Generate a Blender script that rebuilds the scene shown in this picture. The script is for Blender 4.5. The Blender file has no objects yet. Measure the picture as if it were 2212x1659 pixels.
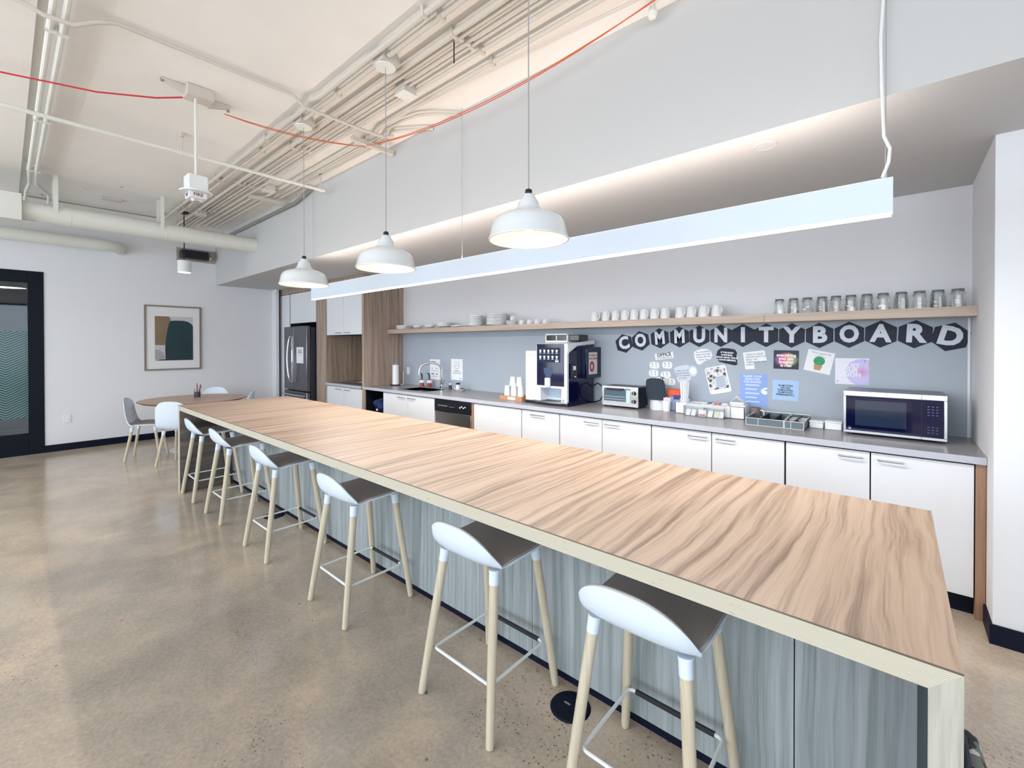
import bpy, bmesh, math, random
from math import pi, sin, cos, radians as R
from mathutils import Vector, Matrix, Euler
random.seed(7)
SC = bpy.context.scene
COL = SC.collection
# ------------------------------------------------------------------ camera, light, exposure
cd = bpy.data.cameras.new('camera'); cam = bpy.data.objects.new('camera', cd); COL.objects.link(cam)
yaw, pitch, roll = 0.717172505, 0.00692581717, 0.00107963456
F = Vector((-sin(yaw)*cos(pitch), cos(yaw)*cos(pitch), -sin(pitch)))
RT = Vector((cos(yaw), sin(yaw), 0)); DN = F.cross(RT)
r2 = cos(roll)*RT + sin(roll)*DN; d2 = -sin(roll)*RT + cos(roll)*DN
m = Matrix((r2, -d2, -F)).transposed().to_4x4(); m.translation = (0, 0, 1.54)
cam.matrix_world = m
cd.sensor_width = 36; cd.lens = 957.607*36/2212; cd.shift_y = (751.39-829.5)/2212
cd.clip_start = 0.05; cd.clip_end = 60
SC.camera = cam
SC.view_settings.view_transform = 'Standard'; SC.view_settings.look = 'None'
SC.view_settings.gamma = 1; SC.view_settings.use_curve_mapping = False
SC.view_settings.exposure = 0.2
W = bpy.data.worlds.new('daylight'); SC.world = W; W.use_nodes = True
wn = W.node_tree.nodes; bgn = wn['Background']
bgn.inputs[0].default_value = (0.72, 0.84, 1.0, 1); bgn.inputs[1].default_value = 2.0
def area(name, loc, rot, sx, sy, energy, col, spread=180):
    l = bpy.data.lights.new(name, 'AREA'); l.shape = 'RECTANGLE'; l.size = sx; l.size_y = sy
    l.energy = energy; l.color = col; l.spread = R(spread)
    o = bpy.data.objects.new(name, l); COL.objects.link(o); o.location = loc; o.rotation_euler = rot
    return o
DAY = (0.86, 0.94, 1.0); WARM = (1.0, 0.80, 0.64)
# daylight entering through the windows of the rear and far right walls
for i, wx in enumerate((-7.4, -4.2, -1.0, 2.2)):
    area('window_daylight', (wx, -4.42, 1.75), (R(90), 0, 0), 2.7, 2.3, 62, DAY)
area('window_daylight', (4.42, -1.0, 1.75), (R(90), 0, R(90)), 4.4, 2.3, 30, (0.72, 0.87, 1.0))

# ------------------------------------------------------------------ mesh builder
class MB:
    def __init__(s): s.v = []; s.f = []; s.mi = []; s.cur = 0
    def _add(s, vs, fs):
        b = len(s.v); s.v += [tuple(v) for v in vs]; s.f += [tuple(b+i for i in f) for f in fs]; s.mi += [s.cur]*len(fs); return s
    def slot(s, i): s.cur = i; return s
    def box(s, x0, x1, y0, y1, z0, z1):
        v = [(x, y, z) for z in (z0, z1) for y in (y0, y1) for x in (x0, x1)]
        return s._add(v, [(0,2,3,1),(4,5,7,6),(0,1,5,4),(2,6,7,3),(0,4,6,2),(1,3,7,5)])
    def hexa(s, b, t):   # 4 bottom pts, 4 top pts, ccw seen from above
        return s._add(list(b)+list(t), [(3,2,1,0),(4,5,6,7),(0,1,5,4),(1,2,6,5),(2,3,7,6),(3,0,4,7)])
    def prism(s, pts, axis, a0, a1):  # polygon in the two other axes, extruded along axis
        n = len(pts)
        def P(p, a):
            return {'x': (a, p[0], p[1]), 'y': (p[0], a, p[1]), 'z': (p[0], p[1], a)}[axis]
        v = [P(p, a0) for p in pts] + [P(p, a1) for p in pts]
        ar = sum(pts[i][0]*pts[(i+1)%n][1]-pts[(i+1)%n][0]*pts[i][1] for i in range(n))
        flip = (ar < 0) ^ (axis == 'y')
        f = [tuple(range(n))[::-1], tuple(range(n, 2*n))] + [(i, (i+1)%n, n+(i+1)%n, n+i) for i in range(n)]
        if flip: f = [q[::-1] for q in f]
        if (a1 < a0): f = [q[::-1] for q in f]
        return s._add(v, f)
    def cyl(s, p0, p1, r0, r1=None, n=16, cap=True):
        r1 = r0 if r1 is None else r1
        return s.tube([p0, p1], [r0, r1], n, cap)
    def tube(s, pts, r, n=10, cap=True):
        pts = [Vector(p) for p in pts]; k = len(pts)
        rr = r if isinstance(r, (list, tuple)) else [r]*k
        d = (pts[1]-pts[0]).normalized()
        u = d.orthogonal().normalized(); w = d.cross(u)
        vs = []
        for i, p in enumerate(pts):
            if i == 0: t = pts[1]-pts[0]
            elif i == k-1: t = pts[-1]-pts[-2]
            else: t = (pts[i+1]-p).normalized() + (p-pts[i-1]).normalized()
            t = t.normalized() if t.length > 1e-9 else d
            q = d.rotation_difference(t); u = q @ u; w = q @ w; d = t
            vs += [p + rr[i]*(cos(2*pi*j/n)*u + sin(2*pi*j/n)*w) for j in range(n)]
        fs = [(i*n+j, i*n+(j+1)%n, (i+1)*n+(j+1)%n, (i+1)*n+j) for i in range(k-1) for j in range(n)]
        if cap: fs += [tuple(range(n))[::-1], tuple((k-1)*n+j for j in range(n))]
        return s._add(vs, fs)
    def lathe(s, prof, c=(0,0,0), n=32, sx=1, sy=1):
        vs = []; k = len(prof)
        for (r, z) in prof:
            vs += [(c[0]+sx*max(r,1e-5)*cos(2*pi*j/n), c[1]+sy*max(r,1e-5)*sin(2*pi*j/n), c[2]+z) for j in range(n)]
        fs = [(i*n+j, i*n+(j+1)%n, (i+1)*n+(j+1)%n, (i+1)*n+j) for i in range(k-1) for j in range(n)]
        return s._add(vs, fs)
    def grid(s, fn, nu, nv, close=False):
        vs = [fn(i/nu, j/nv) for j in range(nv+1) for i in range(nu+1)]
        fs = [(j*(nu+1)+i, j*(nu+1)+i+1, (j+1)*(nu+1)+i+1, (j+1)*(nu+1)+i) for j in range(nv) for i in range(nu)]
        return s._add(vs, fs)
    def shell(s, fn, nu, nv, th):   # sheet with thickness th (offset along its normal)
        vs = [Vector(fn(i/nu, j/nv)) for j in range(nv+1) for i in range(nu+1)]
        I = lambda i, j: j*(nu+1)+i
        nr = []
        for j in range(nv+1):
            for i in range(nu+1):
                a = vs[I(min(i+1,nu), j)]-vs[I(max(i-1,0), j)]; b = vs[I(i, min(j+1,nv))]-vs[I(i, max(j-1,0))]
                q = a.cross(b); nr.append(q.normalized() if q.length > 1e-12 else Vector((0,0,1)))
        N = len(vs); off = [v - th*q for v, q in zip(vs, nr)]
        fs = [(I(i,j), I(i+1,j), I(i+1,j+1), I(i,j+1)) for j in range(nv) for i in range(nu)]
        fs += [tuple(N+k for k in f[::-1]) for f in fs]
        ring = [I(i,0) for i in range(nu)] + [I(nu,j) for j in range(nv)] + [I(i,nv) for i in range(nu,0,-1)] + [I(0,j) for j in range(nv,0,-1)]
        for k in range(len(ring)):
            a, b = ring[k], ring[(k+1) % len(ring)]; fs.append((b, a, N+a, N+b))
        return s._add(vs+off, fs)
    def mesh(s, name, mats, off=(0,0,0), smooth=35):
        me = bpy.data.meshes.new(name)
        me.from_pydata([(v[0]-off[0], v[1]-off[1], v[2]-off[2]) for v in s.v], [], s.f)
        for mt in (mats if isinstance(mats, (list, tuple)) else [mats]): me.materials.append(mt)
        if max(s.mi or [0]) > 0: me.polygons.foreach_set('material_index', s.mi)
        if smooth:
            me.shade_smooth(); me.set_sharp_from_angle(angle=R(smooth))
        me.update(); return me
def tag(o, label=None, cat=None, group=None, kind=None):
    if label: o['label'] = label
    if cat: o['category'] = cat
    if group: o['group'] = group
    if kind: o['kind'] = kind
    return o
def wloc(p):
    l = Vector(p.location)
    while p.parent: p = p.parent; l += Vector(p.location)
    return l
def part(name, mb, mat, parent=None, smooth=35, bevel=0, label=None, local=False):
    """link one mesh object; vertices are given in world space unless local"""
    if parent is None or local: off = (0,0,0)
    else: off = wloc(parent)
    if parent is None and not local:
        xs = [v[0] for v in mb.v]; ys = [v[1] for v in mb.v]; zs = [v[2] for v in mb.v]
        off = ((min(xs)+max(xs))/2, (min(ys)+max(ys))/2, min(zs))
    o = bpy.data.objects.new(name, mb.mesh(name, mat, off, smooth)); COL.objects.link(o)
    if parent is None and not local: o.location = off
    o.parent = parent
    if bevel:
        b = o.modifiers.new('bevel', 'BEVEL'); b.width = bevel; b.segments = 2; b.limit_method = 'ANGLE'; b.angle_limit = R(50)
    if label: o['label'] = label
    return o
def thing(name, label, cat, loc, group=None, rot=(0,0,0)):
    o = bpy.data.objects.new(name, None); COL.objects.link(o); o.location = loc; o.rotation_euler = rot
    o.empty_display_size = 0.05
    return tag(o, label, cat, group)
def struct(name, mb, mat, parent=None, smooth=35, bevel=0):
    o = part(name, mb, mat, parent, smooth, bevel)
    if parent is None: o['kind'] = 'structure'
    return o
def children(o): return [c for c in bpy.data.objects if c.parent == o]
def dup(o, loc, rot=None, label=None, group=None):
    r = o.copy(); COL.objects.link(r); r.location = loc
    if rot is not None: r.rotation_euler = rot
    if label: r['label'] = label
    if group: r['group'] = group
    for ch in children(o):
        c = ch.copy(); COL.objects.link(c); c.parent = r
        for g in children(ch):
            d = g.copy(); COL.objects.link(d); d.parent = c
    return r
def text_mesh(s, size, bold=0.0, align='CENTER', depth=0.0004, spacing=1.0, shear=0):
    cu = bpy.data.curves.new('t', 'FONT'); cu.body = s; cu.size = size; cu.offset = bold; cu.extrude = depth
    cu.align_x = align; cu.align_y = 'CENTER'; cu.resolution_u = 3; cu.space_line = spacing; cu.shear = shear
    ob = bpy.data.objects.new('t', cu); COL.objects.link(ob)
    bpy.context.view_layer.update()
    me = bpy.data.meshes.new_from_object(ob)
    bpy.data.objects.remove(ob); bpy.data.curves.remove(cu)
    return me
def text(name, s, size, loc, mat, parent=None, rot=(0,0,0), bold=0.0, align='CENTER', depth=0.0004, sx=1.0, spacing=1.0, shear=0):
    me = text_mesh(s, size, bold, align, depth, spacing, shear); me.name = name
    me.materials.clear(); me.materials.append(mat)
    o = bpy.data.objects.new(name, me); COL.objects.link(o); o.location = loc; o.rotation_euler = rot
    o.scale = (sx, 1, 1); o.parent = parent
    return o

# ------------------------------------------------------------------ materials
def newmat(name):
    m = bpy.data.materials.new(name); m.use_nodes = True
    nt = m.node_tree; b = nt.nodes['Principled BSDF']; return m, nt, b
def pm(name, col, rough=0.5, metal=0, coat=0, emis=None, es=0, trans=0, ior=1.45, bump=0, bscale=60, spec=0.5, var=0, vscale=4, alpha=1):
    m, nt, b = newmat(name)
    b.inputs['Base Color'].default_value = (*col, 1); b.inputs['Roughness'].default_value = rough
    b.inputs['Metallic'].default_value = metal; b.inputs['Coat Weight'].default_value = coat
    b.inputs['Transmission Weight'].default_value = trans; b.inputs['IOR'].default_value = ior
    b.inputs['Specular IOR Level'].default_value = spec; b.inputs['Alpha'].default_value = alpha
    if emis: b.inputs['Emission Color'].default_value = (*emis, 1); b.inputs['Emission Strength'].default_value = es
    if bump or var:
        tc = nt.nodes.new('ShaderNodeTexCoord')
    if bump:
        n = nt.nodes.new('ShaderNodeTexNoise'); n.inputs['Scale'].default_value = bscale; n.inputs['Detail'].default_value = 4
        bp = nt.nodes.new('ShaderNodeBump'); bp.inputs['Strength'].default_value = bump; bp.inputs['Distance'].default_value = 0.01
        nt.links.new(tc.outputs['Object'], n.inputs['Vector']); nt.links.new(n.outputs['Fac'], bp.inputs['Height']); nt.links.new(bp.outputs['Normal'], b.inputs['Normal'])
    if var:
        n = nt.nodes.new('ShaderNodeTexNoise'); n.inputs['Scale'].default_value = vscale; n.inputs['Detail'].default_value = 5
        nt.links.new(tc.outputs['Object'], n.inputs['Vector'])
        mx = nt.nodes.new('ShaderNodeMix'); mx.data_type = 'RGBA'
        mx.inputs['A'].default_value = (*[c*(1-var) for c in col], 1); mx.inputs['B'].default_value = (*[min(1,c*(1+var)) for c in col], 1)
        nt.links.new(n.outputs['Fac'], mx.inputs['Factor']); nt.links.new(mx.outputs['Result'], b.inputs['Base Color'])
    return m
def ramp(nt, fac, stops, interp='LINEAR'):
    r = nt.nodes.new('ShaderNodeValToRGB'); r.color_ramp.interpolation = interp
    el = r.color_ramp.elements
    while len(el) < len(stops): el.new(0.5)
    for e, (p, c) in zip(el, stops): e.position = p; e.color = (*c, 1) if len(c) == 3 else c
    nt.links.new(fac, r.inputs['Fac']); return r.outputs['Color']
def mapping(nt, scale, rot=(0,0,0), loc=(0,0,0), coord='Object'):
    tc = nt.nodes.new('ShaderNodeTexCoord'); mp = nt.nodes.new('ShaderNodeMapping')
    mp.inputs['Scale'].default_value = scale; mp.inputs['Rotation'].default_value = rot; mp.inputs['Location'].default_value = loc
    nt.links.new(tc.outputs[coord], mp.inputs['Vector']); return mp.outputs['Vector']
def noise(nt, vec, scale, detail=4, rough=0.5, dist=0):
    n = nt.nodes.new('ShaderNodeTexNoise'); n.inputs['Scale'].default_value = scale; n.inputs['Detail'].default_value = detail
    n.inputs['Roughness'].default_value = rough; n.inputs['Distortion'].default_value = dist
    nt.links.new(vec, n.inputs['Vector']); return n.outputs['Fac']
def mth(nt, op, a, b=None, clamp=False):
    n = nt.nodes.new('ShaderNodeMath'); n.operation = op; n.use_clamp = clamp
    for k, x in enumerate((a, b)):
        if x is None: continue
        if isinstance(x, (int, float)): n.inputs[k].default_value = x
        else: nt.links.new(x, n.inputs[k])
    return n.outputs[0]
def mixc(nt, fac, a, b, mode='MIX'):
    n = nt.nodes.new('ShaderNodeMix'); n.data_type = 'RGBA'; n.blend_type = mode
    for s, x in (('Factor', fac), ('A', a), ('B', b)):
        if isinstance(x, (int, float)): n.inputs[s].default_value = x
        elif isinstance(x, tuple): n.inputs[s].default_value = (*x, 1)
        else: nt.links.new(x, n.inputs[s])
    return n.outputs['Result']
def grain(name, stops, across='X', along='Z', fs=26, warp=0.10, ws=(1.3, 0.45), rough=0.45, stretch=0.035, fine=0.3, dark=(0.2,0.13,0.08)):
    """wood print: streaks across one axis, stretched along the grain, bent by a slow warp"""
    m, nt, b = newmat(name)
    tc = nt.nodes.new('ShaderNodeTexCoord'); sp = nt.nodes.new('ShaderNodeSeparateXYZ'); nt.links.new(tc.outputs['Object'], sp.inputs[0])
    a = sp.outputs[across[0]]
    if len(across) > 1: a = mth(nt, 'ADD', a, sp.outputs[across[1]])
    l = sp.outputs[along]
    def comb(x, y, z=0.0):
        c = nt.nodes.new('ShaderNodeCombineXYZ')
        for k, q in enumerate((x, y, z)):
            if isinstance(q, (int, float)): c.inputs[k].default_value = q
            else: nt.links.new(q, c.inputs[k])
        return c.outputs[0]
    wn_ = noise(nt, comb(mth(nt, 'MULTIPLY', a, ws[0]), mth(nt, 'MULTIPLY', l, ws[1])), 2.2, 3, 0.5, 0.4)
    aw = mth(nt, 'ADD', a, mth(nt, 'MULTIPLY', wn_, warp*6))
    st = noise(nt, comb(aw, mth(nt, 'MULTIPLY', l, stretch)), fs, 5, 0.62)
    sf = noise(nt, comb(mth(nt, 'MULTIPLY', a, 1.0), mth(nt, 'MULTIPLY', l, stretch*0.6)), fs*6, 2, 0.5)
    lg = noise(nt, comb(mth(nt, 'MULTIPLY', a, 1.0), mth(nt, 'MULTIPLY', l, 0.12)), 3.2, 2)
    f = mth(nt, 'ADD', mth(nt, 'MULTIPLY', st, 0.72), mth(nt, 'ADD', mth(nt, 'MULTIPLY', sf, 0.13), mth(nt, 'MULTIPLY', lg, 0.15)))
    c = ramp(nt, f, [(0.30+0.40*p, q) for p, q in stops])
    nt.links.new(c, b.inputs['Base Color']); b.inputs['Roughness'].default_value = rough
    return m
def plywood(name, axis):
    m, nt, b = newmat(name)
    tc = nt.nodes.new('ShaderNodeTexCoord'); sp = nt.nodes.new('ShaderNodeSeparateXYZ'); nt.links.new(tc.outputs['Object'], sp.inputs[0])
    long = (3, 3, 60) if axis == 'Z' else (60, 3, 3)
    n = noise(nt, mapping(nt, long), 3.0, 4)
    z = mth(nt, 'ADD', sp.outputs[axis], mth(nt, 'MULTIPLY', n, 0.0012))
    s = mth(nt, 'FRACT', mth(nt, 'MULTIPLY', z, 260))
    c = ramp(nt, s, [(0.0, (0.28,0.24,0.17)), (0.14, (0.54,0.50,0.40)), (0.55, (0.64,0.61,0.51)), (0.9, (0.50,0.46,0.35)), (1.0, (0.28,0.24,0.17))])
    d = noise(nt, mapping(nt, (9, 9, 70) if axis == 'Z' else (70, 9, 9)), 2.0, 3)
    d = ramp(nt, d, [(0.66, (0,0,0)), (0.74, (1,1,1))])
    c = mixc(nt, mth(nt, 'MULTIPLY', d, 0.7), c, (0.22,0.16,0.1))
    nt.links.new(c, b.inputs['Base Color']); b.inputs['Roughness'].default_value = 0.6
    return m

M = {}
M['wall'] = pm('white_painted_plaster', (0.79,0.795,0.82), 0.75, bump=0.05, bscale=90)
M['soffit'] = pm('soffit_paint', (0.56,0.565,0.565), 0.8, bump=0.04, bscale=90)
M['splash'] = pm('grey_blue_backsplash', (0.40,0.455,0.525), 0.55, var=0.06, vscale=3)
M['navy'] = pm('navy_black_base', (0.004,0.0065,0.020), 0.5, spec=0.2)
M['doorblack'] = pm('black_door_frame', (0.004,0.007,0.014), 0.5, spec=0.2)
M['white'] = pm('white_cabinet_laminate', (0.80,0.82,0.86), 0.35)
M['gap'] = pm('cabinet_carcass_dark', (0.015,0.015,0.02), 0.7)
M['ct'] = pm('grey_stone_worktop', (0.30,0.29,0.30), 0.28, var=0.12, vscale=35)
M['ctedge'] = pm('grey_stone_edge', (0.50,0.52,0.58), 0.35, var=0.06, vscale=40)
M['steel'] = pm('brushed_steel', (0.55,0.55,0.56), 0.28, 1.0)
M['dsteel'] = pm('dark_stainless', (0.20,0.20,0.23), 0.3, 1.0, var=0.2, vscale=2)
M['chrome'] = pm('chrome', (0.75,0.76,0.78), 0.08, 1.0)
M['plastic'] = pm('white_shell_plastic', (0.72,0.81,0.92), 0.38)
M['pad'] = pm('grey_felt_pad', (0.44,0.42,0.415), 0.9, bump=0.2, bscale=300)
M['metalw'] = pm('white_powder_coat', (0.78,0.80,0.80), 0.35)
M['rubber'] = pm('black_rubber', (0.012,0.013,0.02), 0.5)
M['black'] = pm('black_plastic', (0.010,0.011,0.018), 0.3)
M['gloss'] = pm('gloss_navy_black', (0.003,0.004,0.036), 0.07, coat=0.2)
M['porc'] = pm('white_porcelain', (0.84,0.84,0.85), 0.2)
M['paper'] = pm('white_paper', (0.85,0.87,0.90), 0.8)
M['ink'] = pm('dark_ink', (0.03,0.035,0.06), 0.8)
M['inkg'] = pm('grey_ink', (0.20,0.25,0.30), 0.8)
def pane(name, tint, refl=0.5, rough=0.02, body=0.0):
    m = bpy.data.materials.new(name); m.use_nodes = True; nt = m.node_tree; nt.nodes.clear()
    out = nt.nodes.new('ShaderNodeOutputMaterial'); tr = nt.nodes.new('ShaderNodeBsdfTransparent'); tr.inputs[0].default_value = (*tint, 1)
    gl = nt.nodes.new('ShaderNodeBsdfGlossy'); gl.inputs['Roughness'].default_value = rough; gl.inputs[0].default_value = (1,1,1,1)
    fr = nt.nodes.new('ShaderNodeLayerWeight'); fr.inputs[0].default_value = refl
    mx = nt.nodes.new('ShaderNodeMixShader'); nt.links.new(mth(nt, 'ADD', mth(nt, 'MULTIPLY', fr.outputs['Fresnel'], 0.8), body, True), mx.inputs[0]); nt.links.new(tr.outputs[0], mx.inputs[1]); nt.links.new(gl.outputs[0], mx.inputs[2])
    nt.links.new(mx.outputs[0], out.inputs[0]); return m
M['glass'] = pane('clear_glass_pane', (0.97,0.985,0.98), 0.35)
M['acrylic'] = pane('clear_acrylic', (0.975,0.985,0.99), 0.3, 0.05, 0.02)
M['tumbler'] = pane('tumbler_glass', (0.985,0.992,0.99), 0.35, 0.03, 0.03)
M['pipe'] = pm('cream_painted_conduit', (0.60,0.555,0.49), 0.5)
M['pipeg'] = pm('grey_galvanised_conduit', (0.36,0.36,0.33), 0.4, 0.6)
M['duct'] = pm('white_painted_duct', (0.74,0.75,0.70), 0.5, var=0.04)
M['box'] = pm('painted_junction_box', (0.66,0.62,0.57), 0.5, 0.2)
M['red'] = pm('red_cable', (0.55,0.03,0.04), 0.5)
M['orange'] = pm('orange_cable', (0.58,0.11,0.045), 0.5)
M['shade'] = pm('white_enamel_shade', (0.70,0.74,0.76), 0.22, coat=0.4)
M['shadein'] = pm('white_enamel_inside', (0.90,0.86,0.82), 0.4)
M['bulb'] = pm('glowing_bulb', (1,0.9,0.8), 0.5, emis=(1,0.84,0.74), es=1.6)
M['led'] = pm('led_diffuser', (1,1,1), 0.5, emis=(1,0.97,0.95), es=3)
M['ledup'] = pm('led_uplight_diffuser', (1,1,1), 0.5, emis=(1,0.86,0.74), es=1.5)
M['lampbody'] = pm('pale_blue_white_lamp_body', (0.68,0.78,0.90), 0.4)
M['cord'] = pm('grey_cord', (0.35,0.35,0.36), 0.6)
M['legwood'] = grain('pale_ash_legs', [(0,(0.46,0.38,0.27)), (0.5,(0.60,0.53,0.40)), (1,(0.68,0.62,0.50))], 'XY', 'Z', 40, 0.02)
M['top'] = grain('island_top_laminate', [(0.0,(0.12,0.078,0.053)), (0.22,(0.235,0.155,0.105)), (0.40,(0.375,0.265,0.19)), (0.58,(0.49,0.36,0.265)), (1,(0.57,0.445,0.345))], 'X', 'Y', 30, 0.024, (1.2,0.40), 0.42, 0.020)
M['front'] = grain('grey_green_laminate', [(0.0,(0.15,0.195,0.195)), (0.3,(0.25,0.30,0.30)), (0.55,(0.35,0.39,0.41)), (1,(0.46,0.49,0.52))], 'X', 'Z', 36, 0.012, (1.4,0.5), 0.5, 0.022)
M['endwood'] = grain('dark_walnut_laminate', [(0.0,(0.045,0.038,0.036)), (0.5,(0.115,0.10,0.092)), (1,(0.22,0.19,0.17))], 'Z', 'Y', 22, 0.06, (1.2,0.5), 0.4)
M['panel'] = grain('brown_wood_panel', [(0.0,(0.17,0.115,0.085)), (0.35,(0.30,0.22,0.17)), (0.65,(0.43,0.335,0.265)), (1,(0.54,0.44,0.36))], 'XY', 'Z', 22, 0.022, (1.3,0.4), 0.5, 0.025)
M['shelf'] = grain('shelf_oak', [(0.0,(0.36,0.27,0.21)), (0.5,(0.52,0.42,0.34)), (1,(0.62,0.52,0.44))], 'ZY', 'X', 26, 0.03, (1.2,0.5), 0.5)
M['rtable'] = grain('round_table_laminate', [(0.0,(0.36,0.22,0.14)), (0.5,(0.58,0.40,0.28)), (1,(0.70,0.52,0.38))], 'X', 'Y', 17, 0.1, (0.9,0.5), 0.4)
M['endpanel'] = grain('orange_brown_end_panel', [(0.0,(0.26,0.14,0.08)), (1,(0.46,0.29,0.19))], 'XY', 'Z', 30, 0.03)
M['plyz'] = plywood('plywood_edge_layers_flat', 'Z'); M['plyx'] = plywood('plywood_edge_layers_upright', 'X')
M['legface'] = grain('pale_upright_plywood', [(0.0,(0.28,0.26,0.21)), (0.3,(0.41,0.40,0.34)), (0.6,(0.51,0.50,0.44)), (1,(0.60,0.59,0.53))], 'X', 'Z', 60, 0.006, (2,1.2), 0.55, 0.03)
M['cardboard'] = pm('kraft_cardboard', (0.50,0.26,0.14), 0.8)
M['mitt'] = pm('charcoal_cloth', (0.035,0.045,0.065), 0.95, bump=0.4, bscale=40)
M['frame'] = pm('bronze_picture_frame', (0.25,0.21,0.18), 0.45, 0.3)

def floor_mat():
    m, nt, b = newmat('polished_concrete')
    v = mapping(nt, (1,1,1))
    big = noise(nt, v, 0.42, 5, 0.55, 0.7)
    mid = noise(nt, v, 2.6, 6, 0.6, 0.4)
    f = mth(nt, 'ADD', mth(nt, 'MULTIPLY', big, 0.65), mth(nt, 'MULTIPLY', mid, 0.35))
    c = ramp(nt, f, [(0.36, (0.25,0.225,0.20)), (0.46, (0.37,0.32,0.265)), (0.54, (0.54,0.435,0.335)), (0.64, (0.70,0.575,0.445))])
    fine = noise(nt, v, 60, 3, 0.7)
    c = mixc(nt, 0.30, c, ramp(nt, fine, [(0.3, (0.26,0.21,0.17)), (0.7, (0.64,0.53,0.41))]))
    # patches of small aggregate pits
    vo = nt.nodes.new('ShaderNodeTexVoronoi'); vo.inputs['Scale'].default_value = 62; nt.links.new(v, vo.inputs['Vector'])
    pit = mth(nt, 'LESS_THAN', vo.outputs['Distance'], 0.25)
    sel = mth(nt, 'GREATER_THAN', noise(nt, v, 30, 1), 0.50)
    patch = ramp(nt, noise(nt, mapping(nt, (1,1,1), loc=(3.3,1.7,0)), 1.6, 3, 0.6), [(0.54, (0,0,0)), (0.59, (1,1,1))])
    pf = mth(nt, 'MULTIPLY', mth(nt, 'MULTIPLY', pit, sel), patch)
    vo2 = nt.nodes.new('ShaderNodeTexVoronoi'); vo2.inputs['Scale'].default_value = 5.5; nt.links.new(v, vo2.inputs['Vector'])
    pf2 = mth(nt, 'LESS_THAN', vo2.outputs['Distance'], 0.045)
    pf = mth(nt, 'MAXIMUM', pf, pf2)
    c = mixc(nt, mth(nt, 'MULTIPLY', pf, 0.8), c, (0.09,0.065,0.045))
    nt.links.new(c, b.inputs['Base Color'])
    rr = mth(nt, 'ADD', mth(nt, 'MULTIPLY', mid, 0.20), 0.06)
    nt.links.new(mth(nt, 'ADD', rr, mth(nt, 'MULTIPLY', pf, 0.3)), b.inputs['Roughness'])
    b.inputs['Specular IOR Level'].default_value = 0.55
    bp = nt.nodes.new('ShaderNodeBump'); bp.inputs['Strength'].default_value = 0.06; bp.inputs['Distance'].default_value = 0.01
    nt.links.new(mth(nt, 'SUBTRACT', fine, mth(nt, 'MULTIPLY', pf, 2.0)), bp.inputs['Height']); nt.links.new(bp.outputs['Normal'], b.inputs['Normal'])
    return m
def ceil_mat():
    m, nt, b = newmat('painted_concrete_ceiling')
    v = mapping(nt, (1,1,1))
    c = ramp(nt, noise(nt, v, 0.8, 5, 0.6), [(0.35, (0.79,0.77,0.73)), (0.65, (0.86,0.84,0.80))])
    vo = nt.nodes.new('ShaderNodeTexVoronoi'); vo.inputs['Scale'].default_value = 1.7; nt.links.new(mapping(nt, (1,1.4,1), rot=(0,0,0.5)), vo.inputs['Vector'])
    ch = ramp(nt, noise(nt, v, 26, 3, 0.7), [(0.54, (0,0,0)), (0.58, (1,1,1))])
    f = mth(nt, 'MULTIPLY', mth(nt, 'LESS_THAN', vo.outputs['Distance'], 0.11), ch)
    c = mixc(nt, mth(nt, 'MULTIPLY', f, 0.75), c, (0.27,0.17,0.10))
    nt.links.new(c, b.inputs['Base Color']); b.inputs['Roughness'].default_value = 0.85
    return m
M['floor'] = floor_mat(); M['ceil'] = ceil_mat()

# ------------------------------------------------------------------ room shell
XL, XR, YB, YW, ZC, SY, SZ = -9.22, 4.6, -4.6, 4.27, 3.48, 2.505, 2.61
struct('floor', MB().box(XL-3.2, XR+0.2, YB-0.2, YW+0.2, -0.12, 0), M['floor'])
struct('ceiling', MB().box(XL-3.2, XR+0.2, YB-0.2, SY+0.02, ZC, ZC+0.12), M['ceil'])
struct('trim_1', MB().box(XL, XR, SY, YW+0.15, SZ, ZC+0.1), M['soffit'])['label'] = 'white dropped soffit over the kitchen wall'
wb = struct('wall_back', MB().box(XL-0.15, 0.37, YW, YW+0.15, 0, SZ), M['wall'])
part('backsplash', MB().box(-6.06, 0.355, YW-0.012, YW, 0.914, 1.718), M['splash'], wb)
part('backsplash_edge', MB().box(0.350, 0.362, YW-0.016, YW, 0.914, 1.718), M['white'], wb)
# door opening in the left wall: y -0.75 .. 0.38 , z 0 .. 2.585
wl = MB().box(XL-0.15, XL, 0.38, YW, 0, ZC).box(XL-0.15, XL, YB, -0.95, 0, ZC).box(XL-0.15, XL, -0.95, 0.38, 2.585, ZC)
struct('wall_left', wl, M['wall'])
struct('trim_2', MB().box(XL, -9.03, 3.45, 3.50, 0, SZ), M['wall'])['label'] = 'short white wing wall beside the tall cabinets'
struct('wall_right', MB().box(0.37, XR, 3.34, YW+0.15, 0, SZ), M['wall'])
struct('wall_far_right', MB().box(XR, XR+0.15, YB, -3.4, 0, ZC).box(XR, XR+0.15, 1.4, 3.34, 0, ZC).box(XR, XR+0.15, -3.4, 1.4, 0, 0.5).box(XR, XR+0.15, -3.4, 1.4, 3.0, ZC), M['wall'])
wr = MB().box(XL, XR, YB-0.15, YB, 0, 0.5).box(XL, XR, YB-0.15, YB, 3.0, ZC)
xs = [XL]
for wx in (-7.4, -4.2, -1.0, 2.2): xs += [wx-1.4, wx+1.4]
xs.append(XR)
for a, c in zip(xs[0::2], xs[1::2]): wr.box(a, c, YB-0.15, YB, 0.5, 3.0)
struct('wall_rear', wr, M['wall'])
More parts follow.
